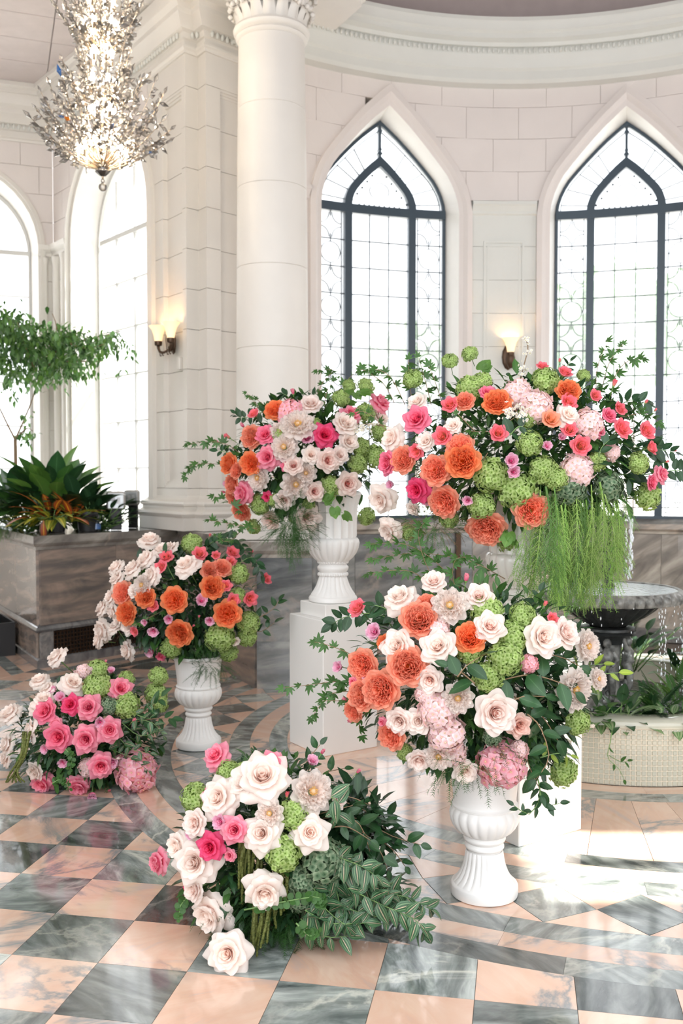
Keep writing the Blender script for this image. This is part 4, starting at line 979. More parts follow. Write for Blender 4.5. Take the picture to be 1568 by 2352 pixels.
PM = {
 'white': petal_mat('white blush petals', [(0, (.98, .72, .62)), (.35, (.98, .80, .73)), (.8, (.98, .895, .84))]),
 'blush': petal_mat('blush petals', [(0, (.96, .60, .52)), (.4, (.96, .74, .67)), (.85, (.96, .86, .81))]),
 'blushc': petal_mat('blush petals with pink heart', [(0, (.92, .30, .28)), (.45, (.93, .54, .48)), (.8, (.94, .80, .74))]),
 'hot': petal_mat('hot pink petals', [(0, (.75, .02, .12)), (.4, (.90, .08, .23)), (.9, (.94, .27, .40))]),
 'pink': petal_mat('rose pink petals', [(0, (.80, .03, .16)), (.5, (.93, .15, .31)), (.95, (.95, .40, .50))]),
 'crimson': petal_mat('crimson pink petals', [(0, (.55, .01, .08)), (.5, (.85, .03, .15)), (1, (.90, .12, .28))]),
 'coral': petal_mat('coral peach petals', [(0, (.99, .25, .05)), (.35, (.99, .29, .11)), (1, (.99, .44, .31))], trans=.5),
 'orange': petal_mat('warm orange petals', [(0, (.99, .17, .01)), (.4, (.99, .21, .03)), (1, (.99, .36, .16))], trans=.5),
 'spray': petal_mat('peach petals with pink rims', [(0, (.96, .52, .22)), (.5, (.96, .42, .28)), (.85, (.96, .24, .30))]),
 'peach': petal_mat('peach yellow petals', [(0, (.95, .46, .14)), (.6, (.95, .54, .28)), (1, (.94, .42, .30))]),
 'peony': petal_mat('pale peony petals', [(0, (.98, .82, .64)), (.35, (.98, .83, .76)), (.9, (.98, .90, .85))], trans=.55),
 'lav': petal_mat('lavender pink petals', [(0, (.82, .05, .28)), (.45, (.90, .28, .48)), (.95, (.90, .58, .72))]),
 'mauve': petal_mat('dusty mauve petals', [(0, (.78, .32, .24)), (.5, (.86, .52, .43)), (1, (.90, .66, .58))]),
 'hpink': petal_mat('pink hydrangea florets', [(0, (.92, .70, .5)), (.3, (.98, .46, .56)), (.9, (.99, .66, .72))], noise=.1),
 'hpale': petal_mat('pale pink hydrangea florets', [(0, (.9, .8, .6)), (.3, (.98, .72, .73)), (.9, (.99, .84, .85))], noise=.06),
 'hgreen': petal_mat('green hydrangea florets', [(0, (.22, .36, .06)), (.3, (.38, .54, .15)), (.9, (.54, .68, .28))], noise=.15),
 'hdusty': petal_mat('dusty green hydrangea florets', [(0, (.09, .18, .09)), (.4, (.18, .29, .17)), (.95, (.35, .44, .29))], noise=.18),
 'tiny': petal_mat('tiny white blossoms', [(0, (.78, .76, .3)), (.4, (.94, .91, .85)), (.9, (.95, .93, .90))]),
}
def leaf_mat(name, a, b, rough=.35, trans=.2, stripes=None, noise=.2):
    m, nt, p, o = mat(name); L = nt.links.new
    at_ = nd(nt, 'ShaderNodeAttribute', attribute_name='pt'); sx = nd(nt, 'ShaderNodeSeparateXYZ'); L(at_.outputs['Vector'], sx.inputs[0])
    ab = nd(nt, 'ShaderNodeMath', operation='ABSOLUTE'); L(sx.outputs[1], ab.inputs[0])
    if stripes: r = ramp(nt, stripes, ab.outputs[0])
    else: r = ramp(nt, [(0, tuple(min(1, c*1.5+.02) for c in a)), (.07, a), (.9, b)], ab.outputs[0])
    oi = nd(nt, 'ShaderNodeObjectInfo'); hs = nd(nt, 'ShaderNodeHueSaturation'); mr = nd(nt, 'ShaderNodeMapRange'); mr.inputs['To Min'].default_value = 1-noise; mr.inputs['To Max'].default_value = 1+noise
    L(oi.outputs['Random'], mr.inputs[0]); L(mr.outputs[0], hs.inputs['Value']); L(r.outputs[0], hs.inputs['Color']); L(hs.outputs[0], p.inputs['Base Color'])
    p.inputs['Roughness'].default_value = rough; p.inputs['Specular IOR Level'].default_value = .5
    t = nd(nt, 'ShaderNodeBsdfTranslucent'); L(hs.outputs[0], t.inputs[0]); mx = nd(nt, 'ShaderNodeMixShader'); mx.inputs[0].default_value = trans
    L(p.outputs[0], mx.inputs[1]); L(t.outputs[0], mx.inputs[2]); L(mx.outputs[0], o.inputs[0]); return m
LM = {
 'dark': leaf_mat('dark glossy leaf', (.030, .085, .035), (.022, .07, .028)),
 'ruscus': leaf_mat('deep green oval leaf', (.035, .10, .035), (.024, .08, .028), .3),
 'mid': leaf_mat('mid green leaf', (.06, .16, .035), (.05, .14, .03), .45, .3),
 'light': leaf_mat('fresh green leaf', (.15, .31, .06), (.12, .27, .05), .45, .35),
 'lime': leaf_mat('yellow green leaf', (.32, .42, .06), (.24, .38, .05), .4, .35),
 'stripe': leaf_mat('striped leaf', (.03, .1, .04), (.03, .1, .04), .35, .12, [(0, (.52, .40, .28)), (.06, (.46, .38, .25)), (.10, (.025, .075, .03)), (.36, (.03, .09, .04)), (.42, (.14, .25, .12)), (.54, (.13, .24, .11)), (.62, (.025, .08, .035)), (.78, (.03, .09, .04)), (.84, (.12, .22, .11)), (.92, (.03, .1, .045))]),
 'fern': leaf_mat('asparagus fern', (.22, .38, .08), (.22, .38, .08), .5, .4),
 'fernm': leaf_mat('mid green asparagus fern', (.13, .27, .06), (.13, .27, .06), .5, .4, noise=.35),
 'tree': leaf_mat('fig leaf paled by glare', (.20, .38, .14), (.17, .34, .12), .4, .5),  # leaf colour lightened to imitate the window glare over the fig
 'ferny': leaf_mat('yellow green asparagus fern', (.34, .48, .14), (.34, .48, .14), .5, .4, noise=.3),
 'fernd': leaf_mat('dark needle fern', (.035, .11, .022), (.035, .11, .022), .5, .2),
 'amar': leaf_mat('olive amaranth tassel', (.075, .09, .01), (.075, .09, .01), .6, .1),
 'stem': leaf_mat('green stem', (.10, .19, .05), (.10, .19, .05), .5, 0),
 'twig': leaf_mat('brown twig', (.16, .10, .05), (.16, .10, .05), .6, 0),
 'croton': leaf_mat('croton leaf', (.5, .1, .02), (.5, .1, .02), .35, .2, [(0, (.75, .42, .04)), (.12, (.8, .30, .03)), (.3, (.30, .05, .02)), (.55, (.55, .10, .02)), (.8, (.12, .05, .02))]),
 'crotony': leaf_mat('yellow croton leaf', (.5, .1, .02), (.5, .1, .02), .35, .3, [(0, (.8, .7, .12)), (.2, (.62, .58, .06)), (.4, (.12, .2, .03)), (.6, (.5, .5, .06)), (.9, (.10, .2, .03))]),
 'pale': leaf_mat('variegated pale leaf', (.3, .4, .2), (.3, .4, .2), .35, .25, [(0, (.35, .5, .25)), (.2, (.10, .24, .07)), (.5, (.42, .52, .30)), (.8, (.08, .2, .06))]),
}
def petal(L, W, a0, a1, r0=0., z0=0., wrap=.6, tip=.3, ruf=0., curl=0., k=1., nu=4, nv=6, az=0., ph=0., s0=0.):
    a0, a1 = rad(a0), rad(a1); N = 16; tab = [(r0, z0, a0)]
    for i in range(N):
        s = (i+.5)/N; al = a0+(a1-a0)*s**k; r, z, _ = tab[-1]; tab.append((r+math.sin(al)*L/N, z+math.cos(al)*L/N, al))
    vs = []; fs = []; at_ = []; ca, sa = math.cos(az), math.sin(az)
    for i in range(nv+1):
        for j in range(nu+1):
            t = 2*j/nu-1; s = i/nv
            se = s*(1-.16*(1-tip)*t*t)+tip*.10*(1-abs(t))*s*s; x_ = max(0, min(N-1e-6, se/(1+tip*.10)*N)); q = int(x_); u = x_-q
            r = tab[q][0]*(1-u)+tab[q+1][0]*u; z = tab[q][1]*(1-u)+tab[q+1][1]*u; al = tab[q+1][2]
            g = .28+.72*math.sin(PI/2*min(1, s/.6)); 
            if s > .6: g *= 1-((s-.6)/.4)**3*(.42+.30*tip)
            w = W*g; phi = t*w/wrap; x = r-wrap*(1-math.cos(phi)); y = wrap*math.sin(phi)
            off = ruf*math.sin(t*6+ph+s*3)*s*s-curl*t*t*s*s
            x += math.cos(al)*off*-.4; z += off
            vs.append((x*ca-y*sa, x*sa+y*ca, z)); at_.append((max(0.001, s0+(1-s0)*s), t))
    for i in range(nv):
        for j in range(nu): a = i*(nu+1)+j; fs.append((a, a+1, a+nu+2, a+nu+1))
    return vs, fs, at_
GA = 2.399963
PROTO = {}
def calyx(root, par=True):
    mb = MB(); tube(mb, [(0, 0, .05), (0, 0, -.12), (.02, 0, -.35), (.05, .02, -1.6)], [.16, .12, .045, .04], 6)
    for k in range(5):
        v, f_, a = petal(.32, .07, 100, 150, .05, -.02, .4, 1, nu=2, nv=3, az=k*2*PI/5); mb.add(v, f_, 0, a)
    mb.build('stem', LM['stem'], root, True)
def bloom(kind, colr):
    key = (kind, colr)
    if key in PROTO: return PROTO[key]
    rnd = random.Random(hash(kind+colr) % 1000 if False else sum(map(ord, kind+colr))); m = PM[colr]
    root = bpy.data.objects.new(kind, None); col.objects.link(root); H = MB(); outs = []
    def heart(n, rmax, L0, W0, z0, a_hi, ruf=0):
        for i in range(n):
            f_ = i/(n-1); v, fs, a = petal(L0+.10*f_, W0*(.55+.6*f_), 4+6*f_, 8+a_hi*f_, .03+rmax*f_, z0-.06*f_, .09+.30*f_+rmax*f_*.4, .25, ruf=ruf, curl=.03*f_, az=i*GA, k=2.2, s0=.25*f_, ph=i, nu=4, nv=5); H.add(v, fs, 0, a)
    if kind == 'rose':        # reflexed garden rose: pointed guard petals turned back
        heart(18, .36, .52, .30, .16, 40)
        for i in range(6): outs.append(petal(.74, .50, 20, 74, .12, .08, .50, .25, .03, .12, 1.6, az=i*GA+.4, ph=i, s0=.15, nu=6, nv=7))
        for i in range(6): outs.append(petal(.88, .60, 40+rnd.uniform(-5, 5), 106+rnd.uniform(-14, 10), .10, .02, .60, .45, .04, .20, 1.4, az=i*GA+1.4, ph=i, s0=.22, nu=6, nv=7))
        for i in range(6): outs.append(petal(1.04+rnd.uniform(-.08, .12), .62, 58+rnd.uniform(-6, 10), 122+rnd.uniform(-22, 14), .06, -.03, .70, .60, .05, .26, 1.2, az=i*PI/3+rnd.uniform(-.15, .15), ph=i*2, s0=.3, nu=6, nv=7))
    elif kind == 'round_rose':
        heart(18, .38, .52, .30, .12, 38)
        for i in range(7): outs.append(petal(.70, .48, 18, 58, .14, .06, .48, .1, .04, .06, 1.5, az=i*GA, ph=i, s0=.15, nu=6, nv=6))
        for i in range(6): outs.append(petal(.84, .56, 34, 76, .12, .02, .56, .1, .05, .08, 1.3, az=i*GA+1, ph=i, s0=.22, nu=6, nv=6))
        for i in range(6): outs.append(petal(.98, .62, 48+rnd.uniform(-6, 6), 96+rnd.uniform(-12, 12), .08, -.03, .66, .18, .05, .12, 1.2, az=i*PI/3+.2, ph=i*2, s0=.3, nu=6, nv=6))
    elif kind == 'garden_rose':
        n = 90
        for i in range(n):
            f_ = math.sqrt((i+.5)/n); v, fs, a = petal(.66-.08*f_, .20+.12*f_, 2+10*f_, 20+26*f_, .50*f_, .16-.12*f_, .14+.12*f_, .08, .06, -.06, 1.4, az=i*GA+rnd.uniform(-.3, .3), ph=i*1.7, nu=4, nv=4, s0=.0+.3*f_); H.add(v, fs, 0, a)
        for i in range(8): outs.append(petal(.70, .46, 16, 44, .42, .0, .46, .0, .05, .05, 1.4, az=i*GA+.5, ph=i, s0=.45, nu=6, nv=6))
        for i in range(8): outs.append(petal(.80, .56, 30+rnd.uniform(-5, 5), 66+rnd.uniform(-8, 8), .36, -.04, .6, .0, .06, .08, 1.3, az=i*GA+1.1, ph=i*2, s0=.55, nu=6, nv=6))
        for i in range(8): outs.append(petal(.90, .62, 46+rnd.uniform(-8, 8), 88+rnd.uniform(-14, 12), .26, -.10, .70, .05, .06, .14, 1.2, az=i*GA+.1, ph=i*2, s0=.65, nu=6, nv=6))
    elif kind == 'peony':
        n = 60
        for i in range(n):
            f_ = math.sqrt((i+5)/(n+5)); v, fs, a = petal(.55-.04*f_+rnd.uniform(-.06, .08), .13+.09*f_, 8+24*f_, 20+48*f_, .12+.38*f_, .08-.10*f_, .2, .45, .10, -.05, 1.2, az=i*GA, ph=i*1.3, nu=4, nv=4, s0=.18+.4*f_); H.add(v, fs, 0, a)
        for i in range(9): outs.append(petal(.78, .42, 46, 72, .18, .0, .5, .25, .08, .0, 1, az=i*GA+.5, ph=i, s0=.5, nu=6, nv=5))
        for i in range(9): outs.append(petal(1.0, .50, 68+rnd.uniform(-6, 6), 98+rnd.uniform(-12, 8), .08, -.05, .7, .3, .08, .05, 1, az=i*2*PI/9, ph=i*2, s0=.6, nu=6, nv=5))
    elif kind == 'spray_rose':
        heart(14, .40, .58, .32, .14, 26)
        for i in range(6): outs.append(petal(.80, .52, 14, 46, .20, .02, .50, .1, .03, .08, 1.6, az=i*GA, ph=i, s0=.3, nu=6, nv=6))
        for i in range(6): outs.append(petal(.98, .62, 26+rnd.uniform(-5, 8), 84+rnd.uniform(-12, 12), .16, -.06, .6, .3, .04, .14, 1.7, az=i*2*PI/6+.3, ph=i*2, s0=.45, nu=6, nv=6))
    elif kind == 'lisianthus':
        heart(8, .22, .5, .28, .05, 22, .03)
        for i in range(10): outs.append(petal(.95, .56, 18+rnd.uniform(-6, 6), 60+rnd.uniform(-10, 14), .08, -.12, .5, .1, .10, -.03, 1.4, az=i*GA, ph=i*2, s0=.2, nu=6, nv=6))
    elif kind == 'rosebud':
        for i in range(5): v, fs, a = petal(1.15, .36, 22, -16, .06, -.5, .26, .5, 0, 0, .7, az=i*GA, s0=.2, nu=6, nv=6); H.add(v, fs, 0, a)
        for i in range(4): outs.append(petal(1.2, .46, 30, -4+14*(i % 2), .07, -.6, .36, .6, .02, .05, .7, az=i*PI/2+.4, s0=.4, nu=6, nv=6))
    if kind != 'rosebud': ellipsoid(H, (0, 0, .16), (.16, .16, .22), 8, at=(.02, 0))
    hm = H.mesh('heart', m, True); h = link('heart', hm, root)
    if kind == 'peony':
        mb = MB(); rr = random.Random(2)
        for i in range(34):
            f_ = math.sqrt((i+.5)/34)*.2; a = i*GA; d = Vector((math.cos(a)*f_, math.sin(a)*f_, 1)); tube(mb, [(d.x*.3, d.y*.3, .05), (d.x, d.y, .30+rr.uniform(-.04, .04))], .012, 4); ellipsoid(mb, (d.x, d.y, .32), (.022, .022, .03), 5)
        PMs = plain('golden stamens', (.80, .47, .06), .6); mb.build('stamens', PMs, root)
    for v, fs, a in outs: mb = MB(); mb.add(v, fs, 0, a); mb.build('petal', m, root, True)
    if kind == 'rosebud':
        mb = MB()
        for k in range(5): v, fs, a = petal(.8, .12, 28, 4, .06, -.66, .3, 1, nu=2, nv=4, az=k*2*PI/5); mb.add(v, fs, 0, a)
        ellipsoid(mb, (0, 0, -.62), (.2, .2, .22), 8, at=(.2, 0)); tube(mb, [(0, 0, -.7), (.06, .02, -2.6)], [.06, .05], 5); mb.build('sepals', LM['light'], root, True)
    else: calyx(root)
    PROTO[key] = root; root['_proto'] = 1; return root
def floret_geo(cup=.3):
    mb = MB()
    for k in range(4):
        v, fs, a = petal(.5, .26, 66, 100, .0, 0, .5, .25, .03, cup*.2, 1, nu=2, nv=3, az=k*PI/2+.2, ph=k, s0=.0); mb.add(v, fs, 0, a)
    ellipsoid(mb, (0, 0, .06), (.07, .07, .06), 5, at=(.01, 0)); return mb
FLOR = floret_geo()
def hydrangea(colr, n=None):
    n = n or {'hgreen': 130, 'hdusty': 95}.get(colr, 92)
    key = ('hydrangea', colr, n)
    if key in PROTO: return PROTO[key]
    root = bpy.data.objects.new('hydrangea', None); col.objects.link(root); m = PM[colr]; fm = FLOR.mesh('floret', m, True); rnd = random.Random(n)
    mb = MB(); ellipsoid(mb, (0, 0, 0), (.72, .72, .60), 14); mb.build('core', PM[colr], root, True)
    fl_s = .36 if colr in ('hpink', 'hpale') else .28
    if colr == 'hdusty': fl_s = .36
    for i in range(n):
        u = 1-(i+.5)/n*1.62; a = i*GA; s = math.sqrt(max(0, 1-u*u)); d = Vector((s*math.cos(a), s*math.sin(a), u)); rr = .86+rnd.uniform(-.12, .10)
        o = link('floret', fm, root); o.location = (d.x*rr, d.y*rr, d.z*rr*.88); dd = (d+Vector((rnd.gauss(0, .28), rnd.gauss(0, .28), rnd.gauss(0, .28)))).normalized()
        o.rotation_mode = 'QUATERNION'; o.rotation_quaternion = dd.to_track_quat('Z', 'Y') @ Matrix.Rotation(rnd.uniform(0, 6), 3, 'Z').to_quaternion(); k = fl_s*rnd.uniform(1.0, 1.35); o.scale = (k*2.0/1.0*.62,)*3
    calyx(root); PROTO[key] = root; root['_proto'] = 1; return root
# ------------------------------------------------------------------ leaves and sprays
def leaf_geo(L=1., W=.4, droop=.25, fold=.15, nu=4, nv=5, point=1., wav=0.):
    vs = []; fs = []; at_ = []
    for i in range(nv+1):
        s = i/nv; w = W/2*math.sin(PI*min(1, s**.8*1.0))**.75 if 0 < s < 1 else .0
        if point > 1: w *= (1-s)**.25
        for j in range(nu+1):
            t = 2*j/nu-1; vs.append((L*s, t*w, fold*abs(t)*w-droop*L*s*s+wav*math.sin(s*11+t)*abs(t))); at_.append((.05+.9*s, t))
    for i in range(nv):
        for j in range(nu): a = i*(nu+1)+j; fs.append((a, a+1, a+nu+2, a+nu+1))
    return vs, fs, at_
def leaf_mesh(name, mk, **k):
    mb = MB(); v, f_, a = leaf_geo(**k); mb.add(v, f_, 0, a); return mb.mesh(name, LM[mk], True)
LG = {
 'ruscus': leaf_mesh('leaf', 'ruscus', W=.55, droop=.25), 'rosel': leaf_mesh('leaf', 'dark', W=.6, droop=.2), 'lighto': leaf_mesh('leaf', 'lime', W=.42, droop=.2), 'dark': leaf_mesh('leaf', 'dark', W=.5, droop=.3),
 'stripe': leaf_mesh('leaf', 'stripe', W=.52, droop=.35, fold=.3, nu=6), 'mid': leaf_mesh('leaf', 'mid', W=.5, droop=.25)}
def compound(mk, n=5, W=.28, L=1., spread=150, jag=0):
    mb = MB()
    for k in range(n):
        a = rad(-spread/2+spread*k/(n-1)); l = L*(1-.35*abs(k-(n-1)/2)/((n-1)/2)); v, fs, at_ = leaf_geo(L=l, W=W*l, droop=.25, nu=2, nv=4)
        mb.add([(x*math.cos(a)-y*math.sin(a), x*math.sin(a)+y*math.cos(a), z) for x, y, z in v], fs, 0, at_)
    return mb.mesh('leaf', LM[mk], True)
LG['jag'] = compound('mid', 5, .34); LG['jagl'] = compound('light', 5, .34); LG['lobed'] = compound('light', 5, .85, spread=130)
def coin():
    mb = MB(); vs = [(.5, 0, 0)]+[(.5+.5*math.cos(a), .46*math.sin(a), -.12*(1-math.cos(a))*.4+.05) for a in [2*PI*k/12 for k in range(12)]]
    mb.add(vs, [(0, 1+k, 1+(k+1) % 12) for k in range(12)], 0, [(.3, 0)]+[(.8, .9)]*12); return mb.mesh('leaf', LM['mid'], True)
LG['coin'] = coin()
def smooth_path(P, n):
    P = [Vector(p) for p in P]; out = []
    for k in range(n+1):
        x = k/n*(len(P)-1); i = min(len(P)-2, int(x)); u = x-i; p0, p1, p2, p3 = P[max(i-1, 0)], P[i], P[i+1], P[min(i+2, len(P)-1)]
        out.append(.5*((2*p1)+(p2-p0)*u+(2*p0-5*p1+4*p2-p3)*u*u+(3*p1-p0-3*p2+p3)*u**3))
    return out
SPR = []
def sprig(kind, pts, Y, size, label, cat='leaf sprig', name='leaf_sprig', step=None, start=.15, r=.0022, group=None, twig=False, dens=1., seed=None, paired=False, Y1=None):
    "stem along photograph directions pts at depth Y, with leaves"
    rnd = random.Random(seed if seed is not None else int(pts[0][0]*7+pts[-1][1]*3)); Y1 = Y if Y1 is None else Y1; n0 = len(pts)
    P = [at(x, y, Y+(Y1-Y)*i/(n0-1)) for i, (x, y) in enumerate(pts)]; P = [Vector((p.x, p.y, max(p.z, .012))) for p in P]
    base = P[0].copy(); root = thing(name, label, cat, tuple(base), None, group); root['_px'] = 1
    Lp = sum((b-a).length for a, b in zip(P, P[1:])); path = smooth_path([p-base for p in P], max(6, int(Lp/.03)))
    mb = MB(); tube(mb, path, [r*(1.2-.8*i/len(path)) for i in range(len(path))], 5); mb.build('stem', LM['twig' if twig else 'stem'], root, True)
    step = step or size*.55; n = max(2, int(Lp*(1-start)/step*dens)); me = LG[kind]; N = len(path)-1
    for k in range(n+1):
        s = start+(1-start)*k/n; x = s*N; i = min(N-1, int(x)); c = path[i].lerp(path[i+1], x-i); d = (path[i+1]-path[i]).normalized()
        for sd in ((1, -1) if paired else ((1 if k % 2 else -1),)):
            if k == n: dirv = d
            else:
                side = d.cross(Vector((0, -1, .35))).normalized()*sd; dirv = (d*rnd.uniform(.3, .9)+side+Vector((rnd.gauss(0, .3), rnd.gauss(-.15, .35), rnd.gauss(.05, .3)))).normalized()
            up = Vector((rnd.gauss(0, .35), -.65+rnd.gauss(0, .3), .75)); up = (up-dirv*up.dot(dirv)).normalized(); yv = up.cross(dirv)
            R_ = Matrix((dirv, yv, up)).transposed().to_quaternion(); o = link('leaf', me, root); o.location = c; o.rotation_mode = 'QUATERNION'; o.rotation_quaternion = R_; k_ = size*rnd.uniform(.7, 1.15)*(1-.25*s); o.scale = (k_, k_, k_)
            if k == n: break
    SPR.append(root); return root
def leafmass(name, label, ctr, rx, ry, rz, n, size, mks, seed, shell=.45, kind_geo=None, zmin=.01, cat='foliage', front=0.):
    rnd = random.Random(seed); mb = MB(); mats = [LM[k] for k in mks]
    g = [leaf_geo(W=.5, droop=.3, nu=2, nv=3), leaf_geo(W=.32, droop=.2, nu=2, nv=3)] if kind_geo is None else kind_geo
    for i in range(n):
        d = Vector((rnd.gauss(0, 1), rnd.gauss(0, 1)-front, rnd.gauss(0, 1))).normalized(); rr = shell+(1-shell)*rnd.random()**.6
        c = Vector((ctr[0]+d.x*rx*rr, ctr[1]+d.y*ry*rr, ctr[2]+d.z*rz*rr))
        if c.z < zmin: c.z = zmin+rnd.random()*.03
        q = (d+Vector((rnd.gauss(0, .5), rnd.gauss(0, .5), rnd.gauss(-.1, .5)))).normalized().to_track_quat('X', 'Z'); v, fs, a = g[rnd.randrange(len(g))]; s = size*rnd.uniform(.6, 1.25)
        vv = [c+q@(Vector(p)*s) for p in v]; mb.add([(p.x, p.y, max(p.z, .004)) for p in vv], fs, rnd.randrange(len(mats)), a)
    o = mb.build(name, mats, None, True); tag(o, label, cat, kind='stuff'); return o
def needle_geo(n=16, L=1.):
    vs = []; fs = []; at_ = []
    tube_ = MB(); tube(tube_, [(0, 0, 0), (.5*L, 0, -.03), (L, 0, -.15)], [.008, .006, .003], 3, caps=False); vs += tube_.v; fs += tube_.f; at_ += tube_.a
    rr = random.Random(4)
    for k in range(n):
        s = (k+1)/n; z = -.15*s*s; 
        for sd in (-1, 1):
            l = .22*(1-.5*s)*rr.uniform(.7, 1.2); b = len(vs); a = rad(rr.uniform(35, 65)); w = .012; up = rr.uniform(-.4, .5)
            vs += [(L*s-w, 0, z), (L*s+w, 0, z), (L*s+l*math.cos(a), sd*l*math.sin(a), z+l*up)]; fs.append((b, b+1, b+2)); at_ += [(.3, .5)]*3
    return vs, fs, at_
NEED = needle_geo()
def frond_mesh(n1=26, seed=0, mk='fern'):
    "feathery asparagus frond one unit long: rachis, branches, needles"
    rnd = random.Random(seed); mb = MB(); P = [Vector((s, .02*math.sin(s*5), -.10*s*s)) for s in [i/10 for i in range(11)]]; tube(mb, P, [.006-.0004*i for i in range(11)], 4)
    for k in range(n1):
        s = .06+.94*(k+rnd.uniform(-.3, .3))/n1; s = max(.03, min(.99, s)); c = Vector((s, .02*math.sin(s*5), -.10*s*s)); l = .19*math.sin(PI*min(1, (1.08-s)*.9+.06))**.8*rnd.uniform(.55, 1.25)
        for sd in (-1, 1):
            fw = rnd.uniform(.75, 1.5); d = Vector((fw, sd*rnd.uniform(.45, .8), rnd.uniform(-.55, .45))).normalized(); e = c+d*l+Vector((.25*l, -sd*.10*l, -.05*l)); mid_ = c+d*l*.55+Vector((0, sd*.04*l, .01)); tube(mb, [c, mid_, e], [.003, .002, .001], 3, caps=False)
            m_ = max(3, int(l/.015))
            for q in range(m_):
                u = (q+.6)/m_; b = c.lerp(mid_, u*2) if u < .5 else mid_.lerp(e, u*2-1); ll = .042*(1-.55*u)*rnd.uniform(.6, 1.25); w = .0022
                for s2 in (-1, 1):
                    nn_ = Vector((-d.y, d.x, 0))*s2; dd = (d*.8+nn_*.7+Vector((0, 0, rnd.uniform(-.6, .6)))).normalized(); mb.add([b-d*w, b+d*w, b+dd*ll], [(0, 1, 2)], 0, [(.3, .5)]*3)
    return mb.mesh('frond', LM[mk], False)
FR = [frond_mesh(24, 1), frond_mesh(21, 2, 'fernm'), frond_mesh(22, 3, 'ferny')]; FRD = frond_mesh(18, 5, 'fernd')
# ------------------------------------------------------------------ the six arrangements
KIND = {  # code: (builder kind, colour, words, category)
 'rw': ('rose', 'white', 'open white blush rose with turned-back pointed petals', 'rose'),
 'rp': ('rose', 'pink', 'open hot pink rose with pointed petals', 'rose'),
 'rh': ('round_rose', 'hot', 'round hot pink rose', 'rose'),
 'rm': ('rose', 'crimson', 'crimson pink rose', 'rose'),
 'bl': ('round_rose', 'blush', 'round blush pink rose', 'rose'),
 'bc': ('round_rose', 'blushc', 'blush rose with pink heart', 'rose'),
 'lt': ('round_rose', 'white', 'round creamy white rose', 'rose'),
 'mv': ('round_rose', 'mauve', 'dusty mauve rose', 'rose'),
 'gc': ('garden_rose', 'coral', 'ruffled coral garden rose', 'garden rose'),
 'go': ('garden_rose', 'orange', 'ruffled orange garden rose', 'garden rose'),
 'pe': ('peony', 'peony', 'pale pink peony with golden stamens', 'peony'),
 'sb': ('spray_rose', 'spray', 'small peach spray rose with pink petal edges', 'spray rose'),
 'sc': ('spray_rose', 'peach', 'apricot spray rose', 'spray rose'),
 'li': ('lisianthus', 'lav', 'lilac pink ruffled lisianthus', 'lisianthus'),
 'bd': ('rosebud', 'pink', 'closed pink rosebud', 'rosebud'),
 'bs': ('rosebud', 'spray', 'closed coral rosebud', 'rosebud'),
 'bw': ('rosebud', 'white', 'closed white bud', 'rosebud'),
 'hp': ('hydrangea', 'hpink', 'pink hydrangea head', 'hydrangea'),
 'hw': ('hydrangea', 'hpale', 'pale pink hydrangea head', 'hydrangea'),
 'hg': ('hydrangea', 'hgreen', 'lime green hydrangea head', 'hydrangea'),
 'hd': ('hydrangea', 'hdusty', 'dusty green hydrangea head', 'hydrangea'),
}
BQ = {}
# name: (words, px centre x, y, px radii, depth of centre, depth radius, side of flowers)
BQ['A'] = dict(w='front urn bouquet', c=(1090, 1570), a=(345, 290), Y=3.68, d=.42, fl='''
bl 997 1341 52 . -40|bd 1071 1326 36|rw 922 1380 72|pe 1033 1393 74|bl 1100 1374 60|sb 827 1402 46|bs 760 1434 24|gc 980 1388 40|gc 963 1428 76|rm 946 1400 28|hw 1006 1448 50|bl 1123 1443 68|go 1080 1467 62|lt 1240 1465 82|bl 1291 1458 68|pe 1343 1484 66|sb 1265 1424 32|bs 1252 1386 26|lt 1008 1490 78|lt 917 1486 74|li 863 1453 48|go 886 1477 34|gc 937 1531 78|gc 836 1525 62|li 848 1551 34|gc 836 1597 62|gc 880 1583 78|li 781 1532 34|gc 815 1632 42|bd 791 1606 24|bd 803 1656 24|rp 812 1566 24|bl 987 1560 62|hw 975 1594 44|pe 1052 1602 62|hw 1005 1630 84|hw 1024 1685 84|hw 1040 1728 58|bl 920 1652 60|lt 961 1656 56|gc 903 1687 58|rp 879 1658 22|bl 963 1740 56|pe 1008 1735 58|bl 1133 1636 92|mv 1188 1664 54|lt 1066 1768 54|hp 1152 1753 108|hw 1192 1720 40|pe 1312 1583 86|hp 1214 1525 40|bs 1240 1580 22|bw 1358 1668 28|pe 1370 1560 44
hg 1116 1404 72|hg 1200 1412 56|hg 1176 1463 70|hg 1159 1512 76|hg 1121 1555 66|hg 1078 1497 56|hg 1327 1660 56|hg 1293 1774 64|hg 930 1727 38|hd 1130 1692 40''')
